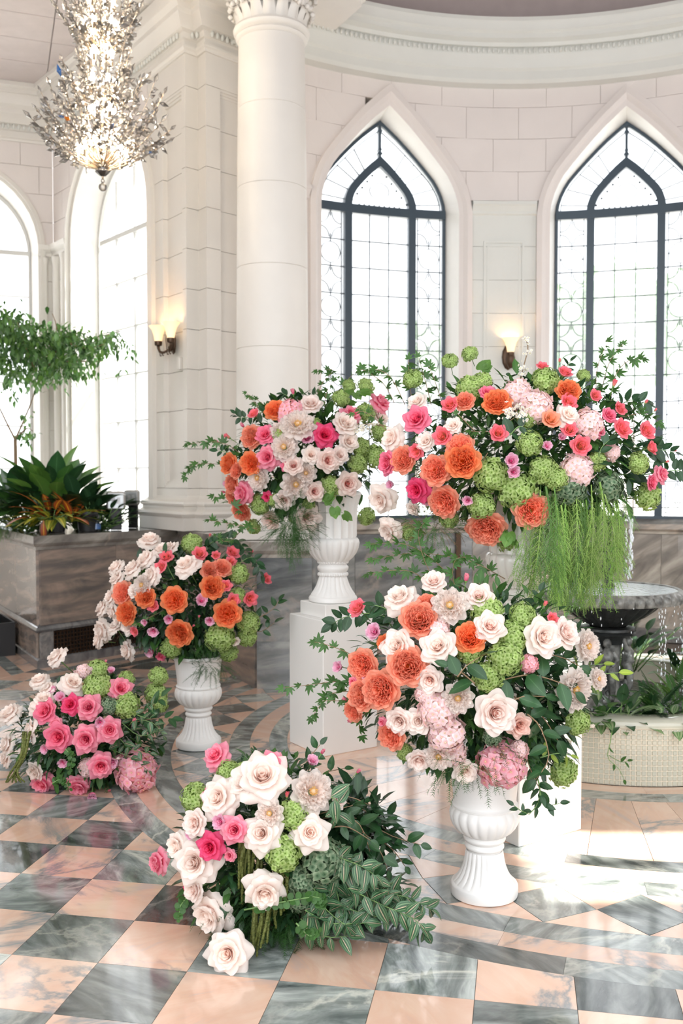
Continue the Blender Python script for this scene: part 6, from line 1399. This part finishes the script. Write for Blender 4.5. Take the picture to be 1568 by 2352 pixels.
SR = [
 ('ruscus', [(1140, 1640), (1190, 1690), (1215, 1760), (1240, 1815)], 3.42, .085, 'broad-leaved ruscus branch hanging at lower right of the front bouquet'),
 ('ruscus', [(1180, 1600), (1240, 1640), (1280, 1700)], 3.34, .095, 'broad-leaved branch right of the mauve rose'),
 ('ruscus', [(1160, 1560), (1220, 1550), (1290, 1570), (1320, 1590)], 3.30, .105, 'broad-leaved branch with one big leaf over the right peony'),
 ('ruscus', [(1190, 1520), (1230, 1500), (1290, 1510), (1330, 1530)], 3.42, .085, 'broad-leaved branch above the right peony of the front bouquet'),
 ('ruscus', [(1090, 1570), (1060, 1545), (1030, 1530)], 3.22, .095, 'broad-leaved branch tip in the centre of the front bouquet, left half'),
 ('ruscus', [(1050, 1555), (1070, 1530), (1100, 1510)], 3.20, .10, 'broad-leaved branch tip in the centre of the front bouquet, right half'),
 ('ruscus', [(1160, 1620), (1200, 1600), (1250, 1600)], 3.28, .095, 'broad-leaved branch beside the large blush rose'),
 ('ruscus', [(1210, 1640), (1240, 1670), (1260, 1740), (1230, 1790)], 3.31, .09, 'drooping broad-leaved branch before the plinth at right'),
 ('rosel', [(900, 1440), (870, 1410), (800, 1415), (762, 1434)], 3.67, .07, 'rose stem with broad leaves at upper left of the front bouquet'),
 ('rosel', [(930, 1430), (890, 1400), (860, 1390)], 3.5, .075, 'cluster of toothed rose leaves at upper left of the front bouquet'),
 ('rosel', [(1240, 1440), (1230, 1400), (1240, 1360)], 3.8, .065, 'rose stem with leaves and bud before the fountain bowl'),
 ('lighto', [(1330, 1560), (1370, 1550), (1420, 1545)], 3.5, .07, 'yellow-green leafy tip at right, before the fountain pedestal'),
 ('lighto', [(1320, 1540), (1350, 1530), (1385, 1525)], 3.52, .07, 'yellow-green leafy tip above the other at the right of the front bouquet'),
 ('lighto', [(1240, 1740), (1280, 1730), (1310, 1735)], 3.45, .06, 'yellow-green leaf tip before the plinth at lower right'),
 ('dark', [(1235, 1790), (1240, 1830), (1215, 1870), (1180, 1850)], 3.42, .05, 'thin drooping stem with narrow leaves before the white plinth'),
 ('dark', [(1240, 1820), (1250, 1850), (1285, 1845)], 3.42, .05, 'short drooping leaf tip before the white plinth'),
 ('ruscus', [(720, 1850), (780, 1840), (850, 1870), (905, 1930)], 3.4, .075, 'broad-leaved branch arching right from the front floor cluster, upper'),
 ('ruscus', [(740, 1880), (820, 1880), (900, 1920), (965, 1940)], 3.36, .08, 'longest broad-leaved branch pointing right over the floor tiles'),
 ('ruscus', [(760, 1900), (800, 1900), (850, 1930)], 3.22, .07, 'broad-leaved branch above the dusty green hydrangea of the front cluster'),
 ('ruscus', [(730, 1870), (770, 1860), (810, 1850)], 3.30, .075, 'broad-leaved branch right of the floor peony'),
 ('ruscus', [(860, 1920), (900, 1950), (930, 1990)], 3.36, .065, 'drooping broad-leaved tip at the right of the front cluster'),
 ('ruscus', [(740, 1850), (790, 1870), (830, 1900), (850, 1960)], 3.28, .08, 'dark branch curving down beside the dusty hydrangea of the front cluster'),
 ('ruscus', [(750, 1840), (800, 1830), (850, 1850)], 3.40, .075, 'highest dark branch at the right of the floor peony'),
 ('ruscus', [(770, 1880), (830, 1910), (870, 1950), (890, 2000)], 3.30, .075, 'dark branch bending over the striped leaves of the front cluster'),
 ('ruscus', [(700, 1830), (700, 1760), (735, 1710)], 3.55, .065, 'upright broad-leaved stem beside the pink lisianthus, left one'),
 ('ruscus', [(730, 1830), (740, 1780), (790, 1765)], 3.55, .065, 'broad-leaved stem behind the floor peony, right one'),
 ('ruscus', [(640, 1830), (600, 1830), (540, 1840)], 3.2, .055, 'leafy stem between the big white roses of the front cluster'),
 ('ruscus', [(545, 1430), (590, 1420), (625, 1400), (640, 1380)], 5.6, .075, 'glossy leaf branch at the right edge of the left urn bouquet'),
 ('ruscus', [(560, 1450), (600, 1450), (630, 1430)], 5.6, .075, 'second glossy leaf branch at the right of the left urn bouquet'),
 ('rosel', [(470, 1300), (480, 1250), (540, 1240), (580, 1290)], 5.7, .07, 'rose stem with dark leaves above the left urn bouquet'),
 ('rosel', [(500, 1330), (540, 1300), (580, 1280), (600, 1320)], 5.6, .07, 'rose stem with dark leaves at upper right of the left urn bouquet'),
 ('rosel', [(400, 1330), (385, 1300), (380, 1270)], 5.45, .075, 'dark rose leaves beside the white rose of the left urn bouquet'),
 ('ruscus', [(290, 1650), (340, 1630), (370, 1600)], 4.8, .08, 'broad-leaved branch at the right of the left floor cluster'),
 ('ruscus', [(300, 1660), (360, 1650), (395, 1650)], 4.8, .08, 'broad-leaved branch pointing right from the left floor cluster'),
 ('rosel', [(560, 1040), (530, 1040), (500, 1035)], 5.6, .065, 'rose stem with dark leaves at the left of the plinth bouquet'),
 ('rosel', [(620, 940), (560, 960), (540, 950)], 5.6, .065, 'rose stem with dark leaves at upper left of the plinth bouquet'),
 ('rosel', [(680, 940), (660, 910), (650, 905)], 5.65, .065, 'dark rose leaves at the top of the plinth bouquet'),
 ('rosel', [(1400, 1060), (1450, 1030), (1500, 1030), (1550, 1040)], 4.3, .08, 'rose stem with leaves reaching right from the tall bouquet, upper'),
 ('rosel', [(1420, 1090), (1480, 1090), (1550, 1080), (1568, 1085)], 4.3, .08, 'rose stem with leaves reaching right from the tall bouquet, lower'),
 ('rosel', [(1400, 970), (1440, 920), (1490, 930)], 4.4, .075, 'rose stem with oval leaves at upper right of the tall bouquet'),
 ('rosel', [(1280, 900), (1290, 860), (1310, 830)], 4.3, .06, 'rose stem with bud leaves at the top of the tall bouquet'),
 ('rosel', [(1170, 1000), (1190, 980), (1210, 985)], 3.98, .07, 'dark rose leaves in the middle of the tall bouquet'),
 ('rosel', [(1370, 1070), (1380, 1030), (1400, 1010)], 4.02, .08, 'dark rose leaves right of the pale hydrangea of the tall bouquet'),
 ('lobed', [(1110, 920), (1090, 880), (1105, 850)], 4.4, .11, 'large lobed viburnum leaves at the top of the tall bouquet'),
 ('lobed', [(800, 960), (800, 910), (830, 900)], 5.7, .09, 'lobed leaves under the green balls of the plinth bouquet'),
 ('lobed', [(740, 1150), (765, 1165), (790, 1180)], 5.4, .09, 'lobed leaves hanging over the fluted urn rim'),
 ('lobed', [(1150, 1200), (1165, 1220), (1180, 1240)], 4.1, .08, 'lobed leaves hanging over the pearl urn rim'),
 ('coin', [(560, 2090), (720, 2060), (735, 2080)], 3.1, .026, 'round-leaved green stem right of the hanging tassels'),
 ('coin', [(430, 2060), (415, 2080), (410, 2110)], 3.2, .025, 'round-leaved green stem at the left of the front cluster'),
 ('coin', [(680, 2120), (710, 2150), (730, 2140)], 3.05, .027, 'round-leaved green stem lying lowest at the front cluster'),
 ('coin', [(120, 1800), (140, 1790), (160, 1810)], 4.6, .03, 'round-leaved green stem at the foot of the left cluster'),
 ('coin', [(150, 1720), (165, 1740), (160, 1770)], 4.65, .03, 'round-leaved green stem in the lower left floor cluster'),
]
for kind, pts, Y, size, lab in SR:
    sprig(kind, pts, Y, size, lab, 'leafy branch', 'leafy_branch', step=size*(.38 if kind not in ('lobed',) else .5), start=.1, r=.0025, twig=kind in ('ruscus',), paired=kind in ('rosel', 'coin'))
ST = [[(700, 2000), (760, 2010), (830, 2030), (900, 2060)], [(720, 1960), (770, 1960), (800, 1990)], [(740, 1990), (770, 2040), (780, 2080)], [(720, 2040), (750, 2090), (800, 2130)], [(760, 2010), (840, 2040), (930, 2060), (990, 2090)], [(800, 2040), (880, 2080), (950, 2110), (975, 2140)], [(700, 2090), (760, 2120), (840, 2120)], [(780, 1970), (830, 1990), (860, 2010)], [(740, 2050), (800, 2060), (860, 2090)], [(690, 2110), (740, 2150), (800, 2150)], [(760, 1830), (780, 1850), (770, 1880)], [(800, 2000), (850, 2050), (900, 2070)], [(720, 2000), (760, 2060), (820, 2080)], [(760, 1960), (800, 2000), (860, 2020)], [(780, 2080), (840, 2100), (900, 2110)], [(700, 2060), (740, 2100), (790, 2110)]]
for j, pts in enumerate(sorted(ST)): sprig('stripe', pts, 3.14+.03*(j % 3), .074, 'cream striped dark-leaved trailing stem of the front cluster, %s from left' % ORD[j], 'trailing stem', 'striped_stem', step=.016, start=.0, r=.002, group='striped stems of the front cluster')
for j, pts in enumerate([[(270, 1690), (300, 1720), (345, 1730)], [(280, 1660), (320, 1690), (360, 1680)], [(300, 1650), (350, 1660), (375, 1690)], [(250, 1720), (300, 1740), (340, 1770)], [(310, 1640), (345, 1650), (350, 1620)]]): sprig('stripe', pts, 4.78, .06, 'striped-leaf trailing stem of the left cluster, %s from left' % ORD[[1, 2, 3, 0, 4][j]], 'trailing stem', 'striped_stem', step=.026, start=.0, r=.002, group='striped stems of the left cluster')
# ---- white blossom twigs
def blossom_twig(pts, Y, spots, lab):
    P = [at(x, y, Y) for x, y in pts]; b0 = P[0].copy(); t = thing('blossom_twig', lab, 'blossom twig', tuple(b0)); mb = MB(); tube(mb, smooth_path([p-b0 for p in P], 14), .0028, 5); mb.build('twig', LM['twig'], t, True)
    fm = FLOR.mesh('blossom', PM['tiny'], True); rr = random.Random(len(spots))
    for (x, y, r, n) in spots:
        for k in range(n):
            o = link('blossom', fm, t); p = at(x+rr.gauss(0, r), y+rr.gauss(0, r), Y-.02+rr.uniform(-.03, .01)); o.location = p-b0; o.rotation_mode = 'QUATERNION'; o.rotation_quaternion = Vector((rr.gauss(0, .6), -1, rr.gauss(.2, .6))).to_track_quat('Z', 'Y'); s = .018*Y/4.2*rr.uniform(.8, 1.2); o.scale = (s, s, s)
blossom_twig([(1190, 900), (1200, 850), (1212, 800), (1205, 775)], 4.3, [(1205, 780, 5, 9), (1214, 805, 6, 9), (1198, 850, 9, 14), (1200, 880, 8, 8)], 'upright white blossom twig before the single sconce')
blossom_twig([(1200, 990), (1190, 960), (1180, 930)], 4.02, [(1165, 948, 10, 22), (1185, 938, 10, 20), (1205, 960, 9, 16), (1200, 950, 9, 14)], 'cluster of tiny white blossoms in the middle of the tall bouquet')
blossom_twig([(770, 985), (820, 975), (880, 978), (925, 995)], 5.45, [(812, 990, 6, 10), (830, 982, 6, 12), (850, 976, 7, 10), (905, 985, 6, 8)], 'thin white blossom twig at the right of the plinth bouquet')
# ------------------------------------------------------------------ planter plants, tree, fountain planting, garden trees
def plant(name, lab, base, n, L, W, mk, seed, spread=.6, up=.7, droop=.35, stemL=.12, size_var=.3, rs=.05, flat=False, geo=None, cat='potted plant'):
    rr = random.Random(seed); t = thing(name, lab, cat, tuple(base)); mk = mk if isinstance(mk, (list, tuple)) else [mk]
    ms = [leaf_mesh('leaf', m_, W=W, droop=droop, fold=.2, nu=4, nv=6) if geo is None else geo(m_) for m_ in mk]; st = MB()
    for k in range(n):
        a = 2*PI*rr.random(); tilt = spread*math.sqrt(rr.random()); e = Vector((math.cos(a)*math.sin(tilt*PI/2), math.sin(a)*math.sin(tilt*PI/2), math.cos(tilt*PI/2)*up+.15)).normalized()
        p0 = Vector((math.cos(a)*rs*rr.random(), math.sin(a)*rs*rr.random(), 0)); sl = stemL*rr.uniform(.4, 1.2); p1 = p0+e*sl; tube(st, [p0, p0.lerp(p1, .5)+Vector((0, 0, .01)), p1], [.004, .003, .003], 4)
        o = link('leaf', ms[rr.randrange(len(ms))], t); o.location = p1; up_ = Vector((0, 0, 1)); dn = (e+Vector((0, 0, -.1))).normalized(); u_ = (up_-dn*up_.dot(dn)); u_ = u_.normalized() if u_.length > .05 else Vector((1, 0, 0)); yv = u_.cross(dn)
        o.rotation_mode = 'QUATERNION'; o.rotation_quaternion = Matrix((dn, yv, u_)).transposed().to_quaternion(); k_ = L*rr.uniform(1-size_var, 1+size_var); o.scale = (k_,)*3
    st.build('stems', LM['stem'], t, True); return t
def onbench(x, Y): p = at(x, 1200, Y); return Vector((p.x, p.y, PT))
plant('peace_lily', 'broad-leaved green plant at the left end of the planter', onbench(40, 9.0), 70, .30, .52, ['ruscus', 'mid'], 1, .75, .8, .5, .34)
plant('peace_lily', 'tall plant with bright upright leaves in the middle of the planter', onbench(125, 8.95), 74, .32, .50, ['ruscus', 'mid', 'light'], 2, .6, 1., .35, .40)
plant('peace_lily', 'glossy leafy plant at the right of the planter, by the floodlights', onbench(182, 8.85), 66, .27, .50, ['ruscus', 'dark'], 3, .7, .9, .4, .30)
plant('peace_lily', 'dark leafy plant low behind the croton', onbench(95, 8.7), 44, .18, .34, ['dark', 'ruscus'], 4, .9, .7, .4, .22)
plant('bushy_plant', 'small-leaved bushy plant right beside the floodlights on the planter', onbench(225, 8.75), 170, .12, .5, ['ruscus', 'dark'], 5, .8, .8, .3, .26, rs=.1)
plant('croton', 'orange and yellow croton at the front of the planter', onbench(120, 8.3)+Vector((0, 0, .09)), 42, .23, .30, ['croton', 'crotony'], 6, .95, .65, .45, .14)
plant('croton', 'second yellow croton at the right of the orange one', onbench(168, 8.45)+Vector((0, 0, .09)), 32, .20, .30, ['crotony', 'croton'], 7, .95, .7, .4, .13)
plant('croton', 'yellow-green croton left on the planter front', onbench(68, 8.45), 30, .20, .28, ['crotony', 'mid'], 8, .9, .8, .4, .12)
p = onbench(118, 8.22); lf = link('leaf', leaf_mesh('leaf', 'croton', W=.36, droop=.2), None); tag(lf, 'single orange croton leaf hanging over the planter edge', 'leaf'); lf.name = 'croton_leaf'; lf.location = (p.x-.03, p.y-.12, PT+.12); lf.rotation_euler = (PI/2*.2, rad(78), 0); lf.rotation_euler = (0, rad(85), rad(-90)); lf.scale = (.19,)*3
leafmass('fern_plant', 'feathery green fern at the far left of the planter', onbench(0, 8.75)+Vector((0, 0, .08)), .22, .18, .14, 420, .12, ['mid', 'light'], 17, kind_geo=NG, zmin=PT+.02)
c = onbench(222, 8.55); mb = MB(); t = thing('bottle', 'small clear bottle with blue label between pot and floodlight', 'bottle', tuple(c)); lathe(mb, [(0, 0), (.035, 0), (.037, .02), (.037, .14), (.015, .17), (.013, .2), (0, .2)], 20); mb.build('body', M['glass'], t, True); mb = MB(); lathe(mb, [(.038, .02), (.038, .07)], 20); mb.build('label', M['crystal_blue'], t, True)
# slender indoor tree on the planter
bt = onbench(36, 9.6); tr_ = thing('weeping_fig_tree', 'slender forked fig tree before the left bay window', 'tree', tuple(bt))
def tp(x, y, Y): return at(x, y, Y)-bt
mb = MB(); tube(mb, smooth_path([Vector((0, 0, 0)), tp(36, 1060, 9.6), tp(35, 1010, 9.6)], 8), .018, 8); mb.build('trunk', LM['twig'], tr_, True)
br = [[(35, 1010), (10, 960), (-15, 900), (-30, 800)], [(35, 1010), (55, 965), (75, 915), (88, 870), (110, 820)], [(88, 870), (60, 800), (40, 740)], [(110, 820), (160, 790), (220, 775), (285, 760)], [(100, 840), (150, 830), (220, 830), (300, 825)], [(35, 1010), (60, 985), (75, 990)], [(-20, 880), (-10, 780), (10, 700)], [(110, 820), (130, 760), (120, 720)], [(160, 790), (200, 800), (240, 790)]]
bpaths = []
for q, pts in enumerate(br):
    P = smooth_path([tp(x, y, 9.6+.15*math.sin(q*2.3)*i) for i, (x, y) in enumerate(pts)], 10); bpaths.append(P); mb = MB(); tube(mb, P, [.010-.0007*i for i in range(11)], 6); mb.build('branch', LM['twig'], tr_, True)
rr = random.Random(8); mb = MB(); lg = [leaf_geo(W=.5, droop=.4, nu=2, nv=3)]
def fig_leaf(c):
    d = Vector((rr.gauss(0, .7), rr.gauss(0, .7), -.5+rr.gauss(0, .5))).normalized(); q = d.to_track_quat('X', 'Z'); v, fs, a = lg[0]; s = .07*rr.uniform(.6, 1.25); mb.add([c+q@(Vector(p)*s) for p in v], fs, rr.randrange(3), a)
blobs = [(20, 745, 40, 32, 240), (60, 790, 55, 45, 460), (120, 800, 55, 38, 430), (160, 840, 45, 30, 240), (205, 800, 45, 22, 230), (30, 850, 40, 35, 180), (-10, 800, 40, 60, 260), (245, 775, 28, 16, 70), (285, 800, 26, 24, 26), (100, 860, 40, 22, 160), (140, 770, 40, 20, 160), (60, 1000, 22, 14, 26), (20, 900, 20, 20, 16), (60, 960, 14, 24, 14), (280, 850, 10, 20, 6)]
for x, y, sx, sy, n in blobs:
    for k in range(int(n*1.35)): fig_leaf(tp(x+rr.gauss(0, sx*.6), y+rr.gauss(0, sy*.6), 9.6+rr.gauss(0, .28)))
o = mb.build('leaves', [LM['tree'], LM['light'], LM['mid']], tr_, True); o['kind'] = 'stuff'
# planting in the fountain pool
mb = MB(); lathe(mb, [(.85, .255), (.5, .27), (.40, .24)], 48, (CX, CY, 0)); o = mb.build('soil', plain('dark planting soil', (.03, .022, .016), .9), fo)
def inpool(x, y, Y): return Vector((at(x, y, Y).x, Y, .27))
plant('calathea', 'calathea with striped leaves at the left of the pool rim', inpool(1375, 1660, 5.1), 26, .12, .5, ['pale', 'mid'], 21, .85, .7, .4, .13)
plant('calathea', 'variegated leafy plant at the pool rim, left of the fern palm', inpool(1425, 1660, 5.08), 24, .13, .5, ['pale', 'ruscus'], 22, .9, .7, .4, .10)
plant('calathea', 'striped-leaf plant low at the right end of the pool rim', inpool(1545, 1660, 5.08), 20, .13, .5, ['pale'], 24, .9, .6, .4, .08)
def palm_geo(mk):
    mb = MB(); P = [Vector((s, 0, .25*s-.45*s*s)) for s in [i/8 for i in range(9)]]; tube(mb, P, .007, 4)
    for k in range(15):
        s = .2+.8*k/14; c = Vector((s, 0, .25*s-.45*s*s))
        for sd in (-1, 1):
            v, fs, a = leaf_geo(L=.34*(1-.45*abs(s-.5)), W=.05, droop=.3, nu=2, nv=3); an = rad(55*(1.1-s*.7))*sd; mb.add([(c.x+x*math.cos(an)-y*math.sin(an), c.y+x*math.sin(an)+y*math.cos(an), c.z+z) for x, y, z in v], fs, 0, a)
    return mb.mesh('frond', LM[mk], True)
plant('parlour_palm', 'feathery parlour palm in the middle of the pool planting', inpool(1500, 1620, 5.25), 34, .15, .3, ['ruscus', 'mid'], 31, .8, .9, .3, .06, geo=palm_geo)
plant('parlour_palm', 'palm with paler top frond at the right edge of the pool', inpool(1560, 1600, 5.3), 22, .16, .3, ['mid', 'light'], 32, .7, 1., .3, .10, geo=palm_geo)
plant('parlour_palm', 'dark bushy fern palm behind the fountain pedestal', Vector((1.93, 6.65, .25)), 36, .18, .3, ['dark', 'ruscus'], 33, .8, 1.1, .3, .30, rs=.08, geo=palm_geo)
plant('pool_plant', 'dark broad-leaved plant behind the fountain at its right', Vector((1.95, 6.4, .3)), 20, .13, .45, ['ruscus', 'dark'], 34, .7, 1., .4, .4)
plant('pool_plant', 'leafy plant low behind the drips at the right frame edge', Vector((2.25, 6.35, .25)), 22, .12, .45, ['ruscus', 'pale'], 35, .8, .8, .4, .15)
plant('pool_plant', 'dark plant showing left of the fountain pedestal', Vector((1.38, 6.5, .3)), 20, .12, .45, ['ruscus', 'dark'], 36, .7, 1., .4, .35)
sprig('mid', [(1405, 1680), (1400, 1710), (1395, 1740), (1420, 1765), (1432, 1790)], 4.85, .045, 'trailing pothos vine hanging over the mosaic rim', 'vine', 'pothos_vine', step=.14, start=.3, r=.0022)
sprig('mid', [(1398, 1735), (1425, 1750), (1440, 1748)], 4.84, .045, 'short side shoot of the pothos vine with one round leaf', 'vine', 'pothos_vine', step=.2, start=.5, r=.0018)
# garden trees seen through the windows
def garden_tree(x, Y, zc, r, seed, lab, n=1500):
    p = at(x, 1000, Y); t = thing('garden_tree', lab, 'tree', (p.x, p.y, -.6), None, 'trees in the garden outside'); rr = random.Random(seed)
    mb = MB(); tube(mb, [(0, 0, 0), (.1, 0, zc*.5), (0, .1, zc)], [.22, .16, .08], 8); mb.build('trunk', LM['twig'], t, True); mb = MB()
    v, fs, a = leaf_geo(W=.6, nu=2, nv=2)
    for k in range(n):
        d = Vector((rr.gauss(0, 1), rr.gauss(0, 1), rr.gauss(0, 1))).normalized(); c = Vector((d.x*r, d.y*r, zc+.6+d.z*r*.8))*1.0; c = Vector((d.x*r*rr.random()**.4, d.y*r*rr.random()**.4, zc+.6+d.z*r*.75*rr.random()**.4)); q = Vector((rr.gauss(0, 1), rr.gauss(0, 1), rr.gauss(0, 1))).normalized().to_track_quat('X', 'Z')
        mb.add([c+q@(Vector(z)*.34) for z in v], fs, 0, a)
    o = mb.build('crown', LM['light'], t); o['kind'] = 'stuff'
garden_tree(1440, 24, 5.4, 2.1, 1, 'pale hazy garden tree beyond the right pointed window'); garden_tree(945, 30, 5.2, 1.8, 2, 'faint garden tree beyond the left pointed window at its right', 900); garden_tree(1275, 26, 4.8, 1.6, 3, 'narrow garden tree at the left edge beyond the right window', 900)
